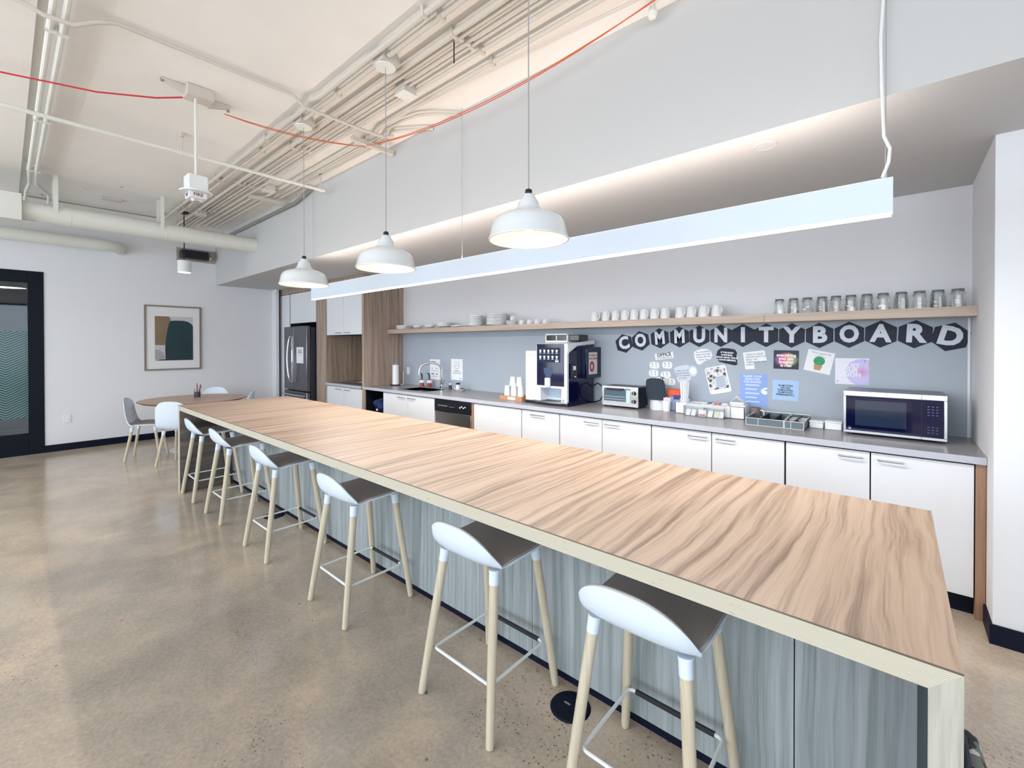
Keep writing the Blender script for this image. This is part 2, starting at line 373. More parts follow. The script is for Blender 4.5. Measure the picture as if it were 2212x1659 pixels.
for i, wx in enumerate((-7.4, -4.2, -1.0, 2.2)):
    w = struct('window_%d' % (i+1), MB().box(wx-1.4, wx+1.4, YB-0.10, YB-0.05, 0.5, 0.56).box(wx-1.4, wx+1.4, YB-0.10, YB-0.05, 2.94, 3.0)
        .box(wx-1.4, wx-1.34, YB-0.10, YB-0.05, 0.56, 2.94).box(wx+1.34, wx+1.4, YB-0.10, YB-0.05, 0.56, 2.94).box(wx-0.03, wx+0.03, YB-0.10, YB-0.05, 0.56, 2.94), M['doorblack'])
struct('window_5', MB().box(XR+0.05, XR+0.10, -3.4, 1.4, 0.5, 0.56).box(XR+0.05, XR+0.10, -3.4, 1.4, 2.94, 3.0).box(XR+0.05, XR+0.10, -1.03, -0.97, 0.56, 2.94)
    .box(XR+0.05, XR+0.10, -3.4, -3.34, 0.56, 2.94).box(XR+0.05, XR+0.10, 1.34, 1.4, 0.56, 2.94), M['doorblack'])
struct('baseboard_left', MB().box(XL, XL+0.015, 0.38, 3.45, 0, 0.10), M['navy'])
struct('baseboard_right', MB().prism([(0.37-0.012,3.60),(0.37-0.012,3.34-0.012),(XR,3.34-0.012),(XR,3.34),(0.37,3.34),(0.37,3.60)], 'z', 0, 0.10), M['navy'])
# stripe of raised ceiling left of the surface pipes
struct('trim_3', MB().box(XL, XR, YB, 0.135, ZC-0.028, ZC), M['ceil'])['label'] = 'shallow step across the concrete ceiling'

# ------------------------------------------------------------------ glazed door in the left wall, with the meeting room behind
d1 = struct('door_1', MB().box(XL-0.10, XL+0.012, 0.225, 0.38, 0, 2.585).box(XL-0.10, XL+0.012, -0.95, -0.80, 0, 2.585)
    .box(XL-0.10, XL+0.012, -0.80, 0.225, 2.43, 2.585).box(XL-0.10, XL+0.012, -0.80, 0.225, 0, 0.29), M['doorblack'], bevel=0.003)
def film():
    m, nt, b = newmat('striped_privacy_film')
    v = mapping(nt, (1,1,1))
    sp = nt.nodes.new('ShaderNodeSeparateXYZ'); nt.links.new(v, sp.inputs[0])
    y, z = sp.outputs['Y'], sp.outputs['Z']
    zig = mth(nt, 'PINGPONG', mth(nt, 'ADD', y, 3.0), 0.22)
    w = mth(nt, 'ADD', mth(nt, 'MULTIPLY', z, 60), mth(nt, 'MULTIPLY', zig, 34))
    s = mth(nt, 'GREATER_THAN', mth(nt, 'SINE', mth(nt, 'MULTIPLY', w, 3.14)), 0.1)
    c = mixc(nt, s, (0.03,0.07,0.08), (0.16,0.30,0.29))
    nt.links.new(c, b.inputs['Base Color']); b.inputs['Roughness'].default_value = 0.15
    nt.links.new(mth(nt, 'ADD', mth(nt, 'MULTIPLY', s, 0.2), 0.7), b.inputs['Alpha'])
    return m
part('glass_pane', MB().box(XL-0.055, XL-0.045, -0.80, 0.225, 0.29, 2.43), M['glass'], d1)
part('privacy_film', MB().box(XL-0.043, XL-0.041, -0.80, 0.225, 0.52, 1.74), film(), d1)
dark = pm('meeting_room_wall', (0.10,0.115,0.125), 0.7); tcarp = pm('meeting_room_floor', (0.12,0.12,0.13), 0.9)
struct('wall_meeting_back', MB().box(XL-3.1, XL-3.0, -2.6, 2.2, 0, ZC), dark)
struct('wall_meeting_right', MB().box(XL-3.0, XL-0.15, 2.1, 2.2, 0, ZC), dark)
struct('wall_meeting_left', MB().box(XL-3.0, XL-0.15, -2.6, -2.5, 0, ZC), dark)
t = thing('meeting_table', 'dim grey table behind the glass door on the left', 'table', (XL-1.5, 0.3, 0))
part('tabletop', MB().box(XL-2.1, XL-0.9, -0.9, 1.5, 0.70, 0.74), pm('grey_table', (0.30,0.31,0.33), 0.4), t)
for sx in (-1.95, -1.05):
    for sy in (-0.7, 1.3): part('leg', MB().box(XL+sx-0.03, XL+sx+0.03, sy-0.03, sy+0.03, 0, 0.70), M['black'], t)
t = thing('pendant_lamp', 'black dome pendant glowing behind the glass door on the left', 'pendant lamp', (XL-0.9, 0.02, 2.40))
part('shade', MB().lathe([(0.02,0.26),(0.10,0.24),(0.22,0.14),(0.27,0.0),(0.262,0.0),(0.21,0.13),(0.09,0.23)], (XL-0.9,0.02,2.40), 32), M['black'], t)
part('bulb', MB().lathe([(0.0,0.02),(0.24,0.02),(0.24,0.03),(0,0.03)], (XL-0.9,0.02,2.40), 32), pm('meeting_lamp_glow', (1,1,1), 0.5, emis=(1,0.98,0.95), es=4), t)
part('cord', MB().cyl((XL-0.9,0.02,2.65), (XL-0.9,0.02,ZC), 0.004, n=6), M['black'], t)
t = thing('wall_outlet', 'small white outlet plate low on the left wall', 'outlet', (XL, 0.61, 0.39))
part('cover_plate', MB().box(XL, XL+0.007, 0.57, 0.65, 0.40, 0.52), M['white'], t, bevel=0.002)
part('socket', MB().box(XL+0.006, XL+0.010, 0.592, 0.628, 0.465, 0.500).box(XL+0.006, XL+0.010, 0.592, 0.628, 0.415, 0.450), M['paper'], t)

# ------------------------------------------------------------------ framed print
t = thing('framed_print', 'framed abstract print with dark teal and tan shapes on the left wall', 'picture', (XL, 1.885, 1.125))
py0, py1, pz0, pz1 = 1.497, 2.272, 1.125, 2.198
part('frame', MB().box(XL, XL+0.03, py0, py1, pz0, pz0+0.022).box(XL, XL+0.03, py0, py1, pz1-0.022, pz1).box(XL, XL+0.03, py0, py0+0.022, pz0+0.022, pz1-0.022).box(XL, XL+0.03, py1-0.022, py1, pz0+0.022, pz1-0.022), M['frame'], t)
part('mat_board', MB().box(XL, XL+0.012, py0+0.022, py1-0.022, pz0+0.022, pz1-0.022), pm('cream_mat', (0.90,0.90,0.90), 0.8), t)
AX = XL+0.0125
def sheet(name, pts, mat, k): part(name, MB().prism(pts, 'x', AX, AX+0.0006*k), mat, t)
sheet('print_paper', [(1.633,1.285),(2.155,1.285),(2.155,2.02),(1.633,2.02)], pm('print_ground', (0.66,0.64,0.68), 0.7), 1)
sheet('tan_shape', [(1.633,1.54),(1.80,1.54),(1.85,1.92),(1.84,1.99),(1.82,2.02),(1.633,2.02)], pm('tan_wash', (0.30,0.21,0.13), 0.7, var=0.35, vscale=5), 2)
sheet('grey_arc', [(1.633,1.30)]+[(1.633+0.145*sin(a*pi/16), 1.30+0.17*cos(a*pi/16)) for a in range(9)], pm('pale_grey_wash', (0.45,0.43,0.45), 0.7), 2)
teal = [(1.775,1.295),(1.768,1.45),(1.775,1.62),(1.795,1.78),(1.82,1.90),(1.835,1.94),(1.86,1.95),(1.90,1.955),(2.02,1.955),(2.08,1.94),(2.12,1.915),(2.145,1.885),(2.155,1.86),(2.155,1.285),(1.775,1.285)]
sheet('teal_shape', teal, pm('dark_teal_wash', (0.016,0.055,0.065), 0.6, var=0.4, vscale=4), 3)
sheet('base_line', [(1.633,1.285),(2.155,1.285),(2.155,1.30),(1.775,1.305),(1.70,1.30)], M['ink'], 4)
part('glazing', MB().box(XL+0.018, XL+0.020, py0+0.022, py1-0.022, pz0+0.022, pz1-0.022), pane('picture_glazing', (0.99,0.99,0.99), 0.12), t)

# ------------------------------------------------------------------ island
IX0, IX1, IY0, IY1, IZ = -5.66, 0.096, 1.19, 2.29, 0.914
t = thing('island_counter', 'long wood-topped island counter with plywood edges and waterfall ends', 'counter', (-2.78, 1.74, 0))
part('worktop', MB().box(IX0+0.001, IX1-0.001, IY0+0.004, IY1-0.001, IZ-0.05, IZ), M['top'], t)
part('waterfall_end', MB().box(IX1-0.05, IX1, IY0+0.004, IY1, 0, IZ-0.05), M['top'], t)
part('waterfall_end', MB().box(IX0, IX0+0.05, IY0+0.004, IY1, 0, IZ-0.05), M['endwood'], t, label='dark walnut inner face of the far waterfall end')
part('edge_band', MB().prism([(IX0,IZ-0.0015),(IX1,IZ-0.0015),(IX1-0.05,IZ-0.05),(IX0+0.05,IZ-0.05)], 'y', IY0, IY0+0.004), M['plyz'], t, label='plywood front edge of the worktop')
part('edge_band', MB().prism([(IX1,0),(IX1,IZ-0.0015),(IX1-0.05,IZ-0.05),(IX1-0.05,0)], 'y', IY0, IY0+0.004), M['legface'], t, label='plywood edge of the near waterfall end')
part('edge_band', MB().prism([(IX0,0),(IX0,IZ-0.0015),(IX0+0.05,IZ-0.05),(IX0+0.05,0)], 'y', IY0, IY0+0.004), M['plyx'], t, label='plywood edge of the far waterfall end')
part('edge_trim', MB().box(IX0, IX1, IY0-0.0005, IY0+0.004, IZ-0.0022, IZ-0.0003), pm('thin_dark_edge', (0.12,0.09,0.07), 0.5), t)
part('carcass', MB().box(IX0+0.05, IX1-0.05, 1.70, 2.20, 0.05, IZ-0.05), M['gap'], t)
part('toe_kick', MB().box(IX0+0.05, IX1-0.05, 1.688, 1.70, 0, 0.06), M['navy'], t)
sx = [IX0+0.05, -4.62, -3.50, -2.42, -1.33, -0.25, IX1-0.05]
for a, c in zip(sx[:-1], sx[1:]):
    part('front_panel', MB().box(a+0.002, c-0.002, 1.672, 1.70, 0.045, IZ-0.05), M['front'], t)
part('inner_lining', MB().box(IX1-0.053, IX1-0.0502, IY0+0.004, 1.672, 0.002, IZ-0.051), pm('dark_teal_filler', (0.03,0.05,0.065), 0.5), t)

# ------------------------------------------------------------------ kitchen run
CY = 3.565
def cabinet(name, label, x0, x1, z0, z1, doors, handles=(), hz=None, y=CY, depth=0.6, mat='white', toe=True, btop=None):
    t = thing(name, label, 'cabinet', ((x0+x1)/2, y+depth/2, 0 if toe else z0))
    part('body', MB().box(x0+0.001, x1-0.001, y+0.022, y+depth, z0, btop or z1), M['gap'], t)
    if toe: part('toe_kick', MB().box(x0, x1, y+0.06, y+0.075, 0, z0), M['navy'], t)
    n = len(doors)-1
    for i in range(n):
        d = part('door', MB().box(doors[i]+0.0035, doors[i+1]-0.0035, y, y+0.02, z0+0.002, z1-0.006), M[mat], t, bevel=0.0015)
        for (h0, h1) in handles:
            if doors[i] <= (h0+h1)/2 <= doors[i+1]:
                part('handle', MB().tube([(h0,y+0.001,hz),(h0,y-0.026,hz),(h1,y-0.026,hz),(h1,y+0.001,hz)], 0.0055, 8), M['steel'], d)
    return t
Z0, Z1 = 0.115, 0.868
cabinet('base_cabinet', 'white two-door base cabinet in the wood niche right of the fridge', -7.235, -6.125, Z0, Z1, [-7.235,-6.68,-6.125], [(-6.90,-6.745),(-6.625,-6.47)], 0.825)
cabinet('base_cabinet', 'white two-door cabinet under the sink', -5.555, -4.405, Z0, Z1, [-5.555,-4.978,-4.405], [(-5.17,-5.02),(-4.945,-4.80)], 0.825, btop=0.70)
cabinet('base_cabinet', 'white single-panel cabinet without a handle right of the dishwasher', -3.695, -2.98, Z0, Z1, [-3.695,-2.98])
cabinet('base_cabinet', 'white base cabinet with one handle below the coffee machine', -2.975, -2.497, Z0, Z1, [-2.975,-2.497], [(-2.84,-2.68)], 0.825)
cabinet('base_cabinet', 'white two-door base cabinet below the toaster oven', -2.492, -1.562, Z0, Z1, [-2.492,-2.025,-1.562], [(-2.20,-2.065),(-1.99,-1.86)], 0.825)
cabinet('base_cabinet', 'white two-door base cabinet below the condiment tray', -1.558, -0.594, Z0, Z1, [-1.558,-1.079,-0.594], [(-1.25,-1.115),(-1.04,-0.915)], 0.825)
cabinet('base_cabinet', 'white two-door base cabinet below the microwave', -0.590, 0.325, Z0, Z1, [-0.590,-0.131,0.325], [(-0.288,-0.173),(-0.092,0.022)], 0.825)
t = thing('open_cabinet', 'open black niche under the worktop between wood end panel and sink cabinet', 'cabinet', (-5.80, 3.86, 0))
part('body', MB().box(-6.055,-6.035,CY+0.01,CY+0.6,0.0,Z1).box(-5.575,-5.557,CY+0.01,CY+0.6,0.0,Z1).box(-6.035,-5.575,CY+0.55,CY+0.6,0.0,Z1).box(-6.035,-5.575,CY+0.01,CY+0.55,0.10,0.12).box(-6.035,-5.575,CY+0.01,CY+0.55,0.50,0.52), M['black'], t)
part('side_strip', MB().box(-6.057,-6.03,CY-0.002,CY+0.01,0.0,Z1), M['panel'], t)
# folded blue bundle in the niche
t = thing('blue_bag', 'shiny dark blue bag folded in the open black niche', 'bag', (-5.80, 3.72, 0.52))
def bagf(u, v):
    a = u*2*pi; ph = (v-0.5)*pi
    k = 1+0.18*sin(5*a+3*v)+0.12*sin(9*v+2*a)
    return (-5.80+0.17*k*cos(a)*cos(ph), 3.72+0.10*k*sin(a)*cos(ph), 0.640+0.082*sin(ph)*k)
part('folds', MB().grid(bagf, 20, 12), pm('blue_nylon', (0.03,0.05,0.16), 0.25), t)
part('tag', MB().box(-5.80,-5.755,3.600,3.604,0.575,0.600), M['paper'], t)
# dishwasher
t = thing('dishwasher', 'stainless dishwasher with black control panel under the worktop', 'dishwasher', (-4.07, 3.86, 0))
part('body', MB().box(-4.398,-3.735,CY+0.03,CY+0.6,0.02,0.866), M['gap'], t)
part('door', MB().box(-4.385,-3.745,CY+0.0,CY+0.03,0.12,0.715), M['steel'], t, bevel=0.004)
cp = part('control_panel', MB().box(-4.392,-3.738,CY-0.012,CY+0.03,0.722,0.862), M['black'], t, bevel=0.004)
text('button_labels', '= = = = = =    - - - - -', 0.035, (-4.17-wloc(cp).x, CY-0.0135-wloc(cp).y, 0.79), M['paper'], cp, (R(90),0,0))
for i in range(4):
    part('button', MB().box(-3.93+0.03*i,-3.912+0.03*i,CY-0.014,CY-0.012,0.785+0.012*(i%2),0.80+0.012*(i%2)), M['paper'], cp)
part('side_strip', MB().box(-3.733,-3.698,CY,CY+0.02,0.10,0.868), M['endpanel'], t)
# end panels
tag(part('end_panel', MB().box(0.327,0.368,CY-0.002,YW,0,0.872), M['endpanel'], bevel=0.002), 'narrow orange-brown wood panel at the right end of the base cabinets', 'panel')
tag(part('end_panel', MB().box(-6.12,-6.06,CY-0.004,YW,0,SZ), M['panel'], bevel=0.002), 'full-height brown wood panel at the left end of the shelf', 'panel')
# worktops
t = thing('worktop', 'long grey stone worktop with sink along the back wall', 'worktop', (-2.84, 3.9, 0.874))
SX0, SX1, SYa, SYb = -5.33, -4.76, 3.70, 4.06
part('slab', MB().box(-6.058,SX0,3.548,YW-0.012,0.874,0.914).box(SX1,0.368,3.548,YW-0.012,0.874,0.914).box(SX0,SX1,3.548,SYa,0.874,0.914).box(SX0,SX1,SYb,YW-0.012,0.874,0.914), M['ct'], t)
part('front_edge', MB().box(-6.058,0.368,3.543,3.548,0.874,0.9135), M['ctedge'], t)
part('sink_basin', MB().box(SX0-0.004,SX0,SYa,SYb,0.72,0.912).box(SX1,SX1+0.004,SYa,SYb,0.72,0.912).box(SX0,SX1,SYa-0.004,SYa,0.72,0.912).box(SX0,SX1,SYb,SYb+0.004,0.72,0.912).box(SX0,SX1,SYa,SYb,0.716,0.72), M['steel'], t)
t = thing('worktop', 'short grey worktop inside the wood niche beside the fridge', 'worktop', (-6.68, 3.9, 0.874))
part('slab', MB().box(-7.238,-6.122,3.548,YW-0.03,0.874,0.914), M['ct'], t)
part('front_edge', MB().box(-7.238,-6.122,3.543,3.548,0.874,0.9135), M['ctedge'], t)
# niche
t = thing('niche_panelling', 'brown wood back panel of the niche between fridge and end panel', 'panel', (-6.68, 4.2, 0.914))
part('back_panel', MB().box(-7.24,-6.122,YW-0.03,YW-0.001,0.914,1.70), M['panel'], t)
part('dark_strip', MB().box(-6.150,-6.1225,3.60,4.20,0.916,1.70), M['black'], t)  # dark upright strip along the right edge of the niche
cabinet('upper_cabinet', 'white two-door wall cabinet above the wood niche', -7.235, -6.125, 1.70, 2.50, [-7.235,-6.68,-6.125], [(-6.90,-6.745),(-6.625,-6.47)], 1.735, toe=False)
tag(part('header_panel', MB().box(-9.16,-6.122,CY-0.004,CY+0.5,2.503,SZ-0.002), M['panel']), 'brown wood header strip above the tall cabinets', 'panel')
tag(part('tower_panel', MB().box(-7.60,-7.24,CY-0.004,YW-0.002,0,2.50), M['panel'], bevel=0.002), 'upright brown wood panel between fridge and wall cabinet', 'panel')
tag(part('side_panel', MB().box(-9.214,-9.14,CY-0.004,YW-0.002,0,2.50), M['panel']), 'slim wood side panel left of the tall white cabinet', 'panel')
cabinet('tall_cabinet', 'tall narrow white cabinet left of the fridge', -9.13, -8.70, 0.0, 2.50, [-9.13,-8.70], toe=False, depth=0.62)
cabinet('upper_cabinet', 'white single-door cabinet above the fridge', -8.69, -7.605, 1.94, 2.50, [-8.66,-7.625], toe=False, depth=0.62)
# fridge
FX0, FX1, FY = -8.55, -7.625, 3.40
t = thing('refrigerator', 'dark stainless french-door refrigerator with curved handles', 'refrigerator', (-8.09, 3.8, 0))
part('body', MB().box(FX0+0.01,FX1-0.004,FY+0.075,4.15,0.03,1.85), pm('fridge_side', (0.05,0.055,0.08), 0.3, 0.6), t, bevel=0.004)
fm = -8.15
for a, c in ((FX0, fm-0.004), (fm+0.004, FX1)):
    d = part('door', MB().box(a,c,FY,FY+0.07,0.735,1.87), M['dsteel'], t, bevel=0.012)
    hx = (fm-0.05) if c < fm else (fm+0.05)
    s = -1 if c < fm else 1
    part('handle', MB().tube([(hx+s*0.0,FY-0.002,1.70),(hx+s*0.01,FY-0.04,1.68)]+[(hx+s*(0.01+0.045*sin(pi*k/10)),FY-0.045-0.02*sin(pi*k/10),1.68-0.78*k/10) for k in range(1,10)]+[(hx+s*0.01,FY-0.04,0.90),(hx,FY-0.002,0.88)], 0.012, 10), M['chrome'], d)
d = part('freezer_drawer', MB().box(FX0,FX1,FY,FY+0.07,0.10,0.722), M['dsteel'], t, bevel=0.012)
part('handle', MB().tube([(FX0+0.06,FY-0.002,0.66),(FX0+0.08,FY-0.05,0.66),(FX1-0.08,FY-0.05,0.66),(FX1-0.06,FY-0.002,0.66)], 0.012, 10), M['chrome'], d)
part('hinge_cover', MB().box(FX0,FX0+0.16,FY-0.006,FY,0.728,0.75), M['steel'], t)
part('feet', MB().box(FX0+0.05,FX1-0.05,FY+0.1,4.1,0,0.03), M['black'], t)
def wall_sheet(name, label, cat, xc, zc, w, h, mat, tilt=0, y=YW-0.012, pts=None, th=0.001, group=None):
    """flat item stuck to a surface facing -Y; returns it (local x right, y up)"""
    mb = MB(); mb.prism(pts if pts else [(-w/2,-h/2),(w/2,-h/2),(w/2,h/2),(-w/2,h/2)], 'z', 0, th)
    o = part(name, mb, mat, None, 0, 0, local=True); o.location = (xc, y-0.0004, zc); o.rotation_euler = (R(90), R(tilt), 0)
    return tag(o, label, cat, group)
def bars(parent, name, rows, mat, z=0.0014):
    mb = MB()
    for (x0, x1, y0, y1) in rows: mb.prism([(x0,y0),(x1,y0),(x1,y1),(x0,y1)], 'z', 0.001, z)
    return part(name, mb, mat, parent, 0, local=True)
o = wall_sheet('notice', 'white paper notice on the fridge door', 'notice', -7.878, 1.36, 0.275, 0.28, M['paper'], y=FY-0.001)
o.location.z = 1.362
bars(o, 'printed_lines', [(-0.07,0.07,0.085,0.097),(-0.075,0.075,0.062,0.074),(-0.09,0.09,0.036,0.050),(-0.04,0.04,0.0,0.008),(0.04,0.10,-0.11,-0.104)], M['inkg'])

# ------------------------------------------------------------------ floating shelf and dishes
t = thing('floating_shelf', 'long pale wood floating shelf above the backsplash', 'shelf', (-2.85, 4.12, 1.718))
part('board', MB().box(-6.058,-0.806,3.97,YW-0.001,1.718,1.78), M['shelf'], t)
part('board', MB().box(-0.804,0.369,3.97,YW-0.001,1.718,1.78), M['shelf'], t)
SH = 1.781
def sq(r, k, n=24, wob=0.0):
    out = []
    for j in range(n):
        a = 2*pi*j/n; c, s_ = cos(a), sin(a)
        q = (abs(c)**k+abs(s_)**k)**(-1/k); out.append((r*q*c, r*q*s_, wob*r*(1-cos(4*a))*0.5))
    return out
def plate_mesh(name, r, h=0.02, k=3.2):
    mb = MB(); n = 32; rings = [(0.01,0.006),(0.60,0.006),(0.93,h),(1.0,h+0.001),(1.0,h*0.42),(0.92,h*0.24),(0.60,0.0),(0.01,0.0)]
    vs = []
    for (f, z) in rings:
        for (x, y, w) in sq(r*f, k, n, -0.055 if f > 0.9 else 0): vs.append((x, y, z-w*0.9 if f > 0.9 else z))
    fs = [(i*n+j, i*n+(j+1)%n, (i+1)*n+(j+1)%n, (i+1)*n+j) for i in range(len(rings)-1) for j in range(n)]
    mb._add(vs, [f[::-1] for f in fs]); return mb.mesh(name, M['porc'], smooth=40)
def simple(name, me, loc, label, cat, group, rot=(0,0,0)):
    o = bpy.data.objects.new(name, me); COL.objects.link(o); o.location = loc; o.rotation_euler = rot
    return tag(o, label, cat, group)
ordn = ['lowest','second','third','fourth','fifth','sixth','seventh','eighth','ninth','tenth','eleventh','twelfth','thirteenth']
def upto(i, n): return 'lowest' if i == 0 else ('topmost' if i == n-1 else ordn[i]+' from below')
pmA, pmB, pmC, pmD = plate_mesh('plate_small', 0.098), plate_mesh('plate_large', 0.128, 0.018), plate_mesh('saucer', 0.07, 0.012), plate_mesh('plate_mid', 0.10, 0.018)
for i in range(3): simple('plate', pmD, (-5.80, 4.09, SH+0.019*i), 'white plate %s in the low pile at the shelf left end' % upto(i,3), 'plate', 'low plate pile on the shelf left end', (0,0,0.3))
for i in range(7): simple('plate', pmA, (-4.20+0.002*((i*7)%5-2), 4.09, SH+0.0195*i), 'white square plate %s in the smaller tall stack' % upto(i,7), 'plate', 'smaller tall stack of square plates', (0,0,0.78))
for i in range(8): simple('plate', pmB, (-3.83+0.002*((i*5)%5-2), 4.10, SH+0.018*i), 'white square plate %s in the larger tall stack' % upto(i,8), 'plate', 'larger tall stack of square plates', (0,0,0.78))
simple('plate', pmD, (-4.50, 4.07, SH), 'single flat white plate left of the tall plate stacks', 'plate', None)
for i in range(3): simple('saucer', pmC, (-3.545, 4.07, SH+0.0165*i), 'white saucer %s under the upturned cup' % upto(i,3), 'saucer', 'saucers right of the plate stacks', (0,0,0.5))
def bowl_mesh(name, r, h):
    mb = MB().lathe([(0.001,0.006),(r*0.4,0.008),(r*0.8,h*0.5),(r*0.98,h),(r,h),(r*0.86,h*0.42),(r*0.45,0.0),(0.001,0.0)], n=28)
    mb.f = [f[::-1] for f in mb.f]; return mb.mesh(name, M['porc'])
bs, bl = bowl_mesh('bowl_small', 0.082, 0.05), bowl_mesh('bowl_wide', 0.115, 0.045)
simple('bowl', bs, (-5.42, 4.08, SH), 'small white bowl next to the left plate pile', 'bowl', 'white bowls on the shelf')
simple('bowl', bs, (-5.14, 4.08, SH), 'small white bowl, second from the left plate pile', 'bowl', 'white bowls on the shelf')
simple('bowl', bl, (-4.82, 4.08, SH), 'wide white bowl, lower of the nested pair', 'bowl', 'white bowls on the shelf')
simple('bowl', bl, (-4.82, 4.08, SH+0.026), 'wide white bowl nested in the lower one', 'bowl', 'white bowls on the shelf')
def mug(name, label, x, y, z, r, h, hang, group, down=True):
    t = thing(name, label, 'mug' if name == 'mug' else 'cup', (x, y, z), group)
    if down: prof = [(0.001,h-0.004),(r*0.60,h-0.004),(r*0.64,h),(r*0.70,h-0.002),(r*0.82,h*0.8),(r*0.97,h*0.3),(r,0.0),(r-0.004,0.0),(r*0.92,h*0.4),(r*0.7,h-0.01),(0.001,h-0.01)]
    else: prof = [(0.001,0),(r*0.8,0),(r,h*0.3),(r,h),(r-0.004,h),(r-0.004,h*0.3),(0.001,0.008)]
    b = part('body', MB().lathe(prof, n=24), M['porc'], t, local=True)
    c, s = cos(hang), sin(hang)
    pts = [((r*0.86+q*0.032)*c, (r*0.86+q*0.032)*s, h*zz) for q, zz in ((0,0.78),(0.7,0.80),(1,0.68),(1.05,0.5),(0.95,0.35),(0.6,0.24),(0.1,0.22))]
    part('handle', MB().tube(pts, 0.0055, 8), M['porc'], t, local=True)
    return t
mx = [-2.385,-2.255,-2.145,-2.045,-1.945,-1.845,-1.740,-1.640,-1.500,-1.400,-1.295,-1.185]
m0 = None
for i, x in enumerate(mx):
    lb = 'white mug upside down, %s in the front row' % ('leftmost' if i == 0 else 'rightmost' if i == len(mx)-1 else ordn[i]+' from the left')
    if m0 is None: m0 = mug('mug', lb, x, 4.05, SH, 0.045, 0.100, -0.3, 'upturned white mugs on the shelf')
    else: dup(m0, (x, 4.05, SH), (0,0,random.uniform(-0.45,-0.25)), lb)
for x, y, lb in ((-2.36,4.17,'white mug in the back row behind the leftmost front mugs'), (-1.70,4.17,'white mug in the back row at the gap of the front row'), (-1.24,4.17,'white mug in the back row behind the rightmost front mug')):
    dup(m0, (x, y, SH), (0,0,0.2), lb)
c0 = mug('cup', 'small white cup upturned on the saucer stack', -3.535, 4.07, SH+0.057, 0.036, 0.055, -0.4, 'small white cups on the shelf')
for i, x in enumerate((-3.395,-3.275,-3.160,-3.045)):
    dup(c0, (x, 4.07, SH), (0,0,-0.2+0.15*i), 'small white cup upside down, %s right of the saucer stack' % ['first','second','third','fourth and last'][i])
# tumblers, upside down
def tumbler():
    t = thing('tumbler', 'glass tumbler upside down, leftmost on the shelf', 'glass', (0,0,0), 'upturned glass tumblers on the shelf')
    h = 0.118
    part('bowl', MB().lathe([(0.001,h-0.018),(0.024,h-0.019),(0.032,h-0.036),(0.0380,0.0),(0.0405,0.0),(0.0400,h*0.30),(0.0380,h*0.68),(0.0345,h*0.84),(0.031,h-0.014)], n=12), M['tumbler'], t, local=True, smooth=25)
    part('base', MB().lathe([(0.001,h-0.015),(0.031,h-0.0135),(0.0315,h-0.004),(0.029,h),(0.001,h)], n=24), pm('thick_glass_base', (0.10,0.16,0.18), 0.08, coat=0.5), t, local=True)
    return t
gx = [-0.715,-0.620,-0.529,-0.436,-0.351,-0.263,-0.171,-0.082,0.013,0.105,0.195,0.288]
g0 = tumbler()
for i, x in enumerate(gx):
    x += 0.0
    if i == 0: g0.location = (x, 4.06, SH)
    else: dup(g0, (x, 4.06, SH), (0,0,0.2*i), 'glass tumbler upside down, %s on the shelf' % ('rightmost' if i == 11 else ordn[i]+' from the left'))

# ------------------------------------------------------------------ community board
HEX = [(math.sin(k*pi/3), math.cos(k*pi/3)) for k in range(6)][::-1]
hexd = [('C',-2.159,1.552,-14),('O',-1.977,1.578,-10),('M',-1.777,1.602,-5),('M',-1.583,1.613,-2),('U',-1.399,1.617,0),('N',-1.210,1.619,0),('I',-1.028,1.619,0),('T',-0.848,1.618,0),
        ('Y',-0.662,1.614,1),('B',-0.474,1.612,0),('O',-0.286,1.614,0),('A',-0.100,1.616,2),('R',0.088,1.612,3),('D',0.266,1.590,14)]
word = 'COMMUNITYBOARD'
M['hexb'] = pm('black_card_tile', (0.010,0.014,0.032), 0.6); M['hexw'] = pm('pale_card_letter', (0.66,0.72,0.82), 0.7)
lab = {0:'beginning the word COMMUNITY',1:'left of the first letter M',2:'following the first letter O',3:'preceding the letter U',4:'',5:'',6:'',7:'',8:'',9:'beginning the word BOARD',10:'between letters B and A',11:'',12:'',13:''}
for i, (ch, x, z, tilt) in enumerate(hexd):
    hp = [(0.1042*a, 0.1005*c) for a, c in HEX]
    o = wall_sheet('letter_tile', ('black hexagon tile with pale letter %s %s' % (ch, lab[i])).strip(), 'sign', x, z, 0, 0, M['hexb'], tilt, pts=hp, th=0.002, y=YW-0.012-0.0004*(i%2), group='COMMUNITY BOARD letter tiles')
    text('letter', ch, 0.172, (0,0,0.0028), M['hexw'], o, bold=0.0080, sx={'I':1.0,'M':0.78,'N':0.88,'O':0.84,'U':0.92,'C':0.95,'A':0.92,'D':0.95}.get(ch,0.98), depth=0.0006)
def rounded(w, h, r, n=5):
    out = []
    for cx, cy, a0 in ((w/2-r,h/2-r,0),(-w/2+r,h/2-r,90),(-w/2+r,-h/2+r,180),(w/2-r,-h/2+r,270)):
        out += [(cx+r*cos(R(a0+90*k/n)), cy+r*sin(R(a0+90*k/n))) for k in range(n+1)]
    return out
o = wall_sheet('cutout', 'small white cutout reading OFFICE WORKOUT', 'note', -1.733, 1.429, 0.185, 0.062, M['paper'], -8)
text('lettering', 'OFFICE', 0.044, (0,0.012,0.0014), M['ink'], o, bold=0.0012)
text('lettering', 'WORKOUT', 0.030, (0,-0.017,0.0014), M['inkg'], o, sx=1.0)
figs = [(-1.831,1.334,'top left',0),(-1.702,1.340,'top right',3),(-1.840,1.255,'left of the middle pair',0),(-1.718,1.244,'right of the middle pair',-8),(-1.672,1.179,'lowest and furthest right',4),(-1.766,1.185,'partly hidden behind the charcoal mitt',0)]
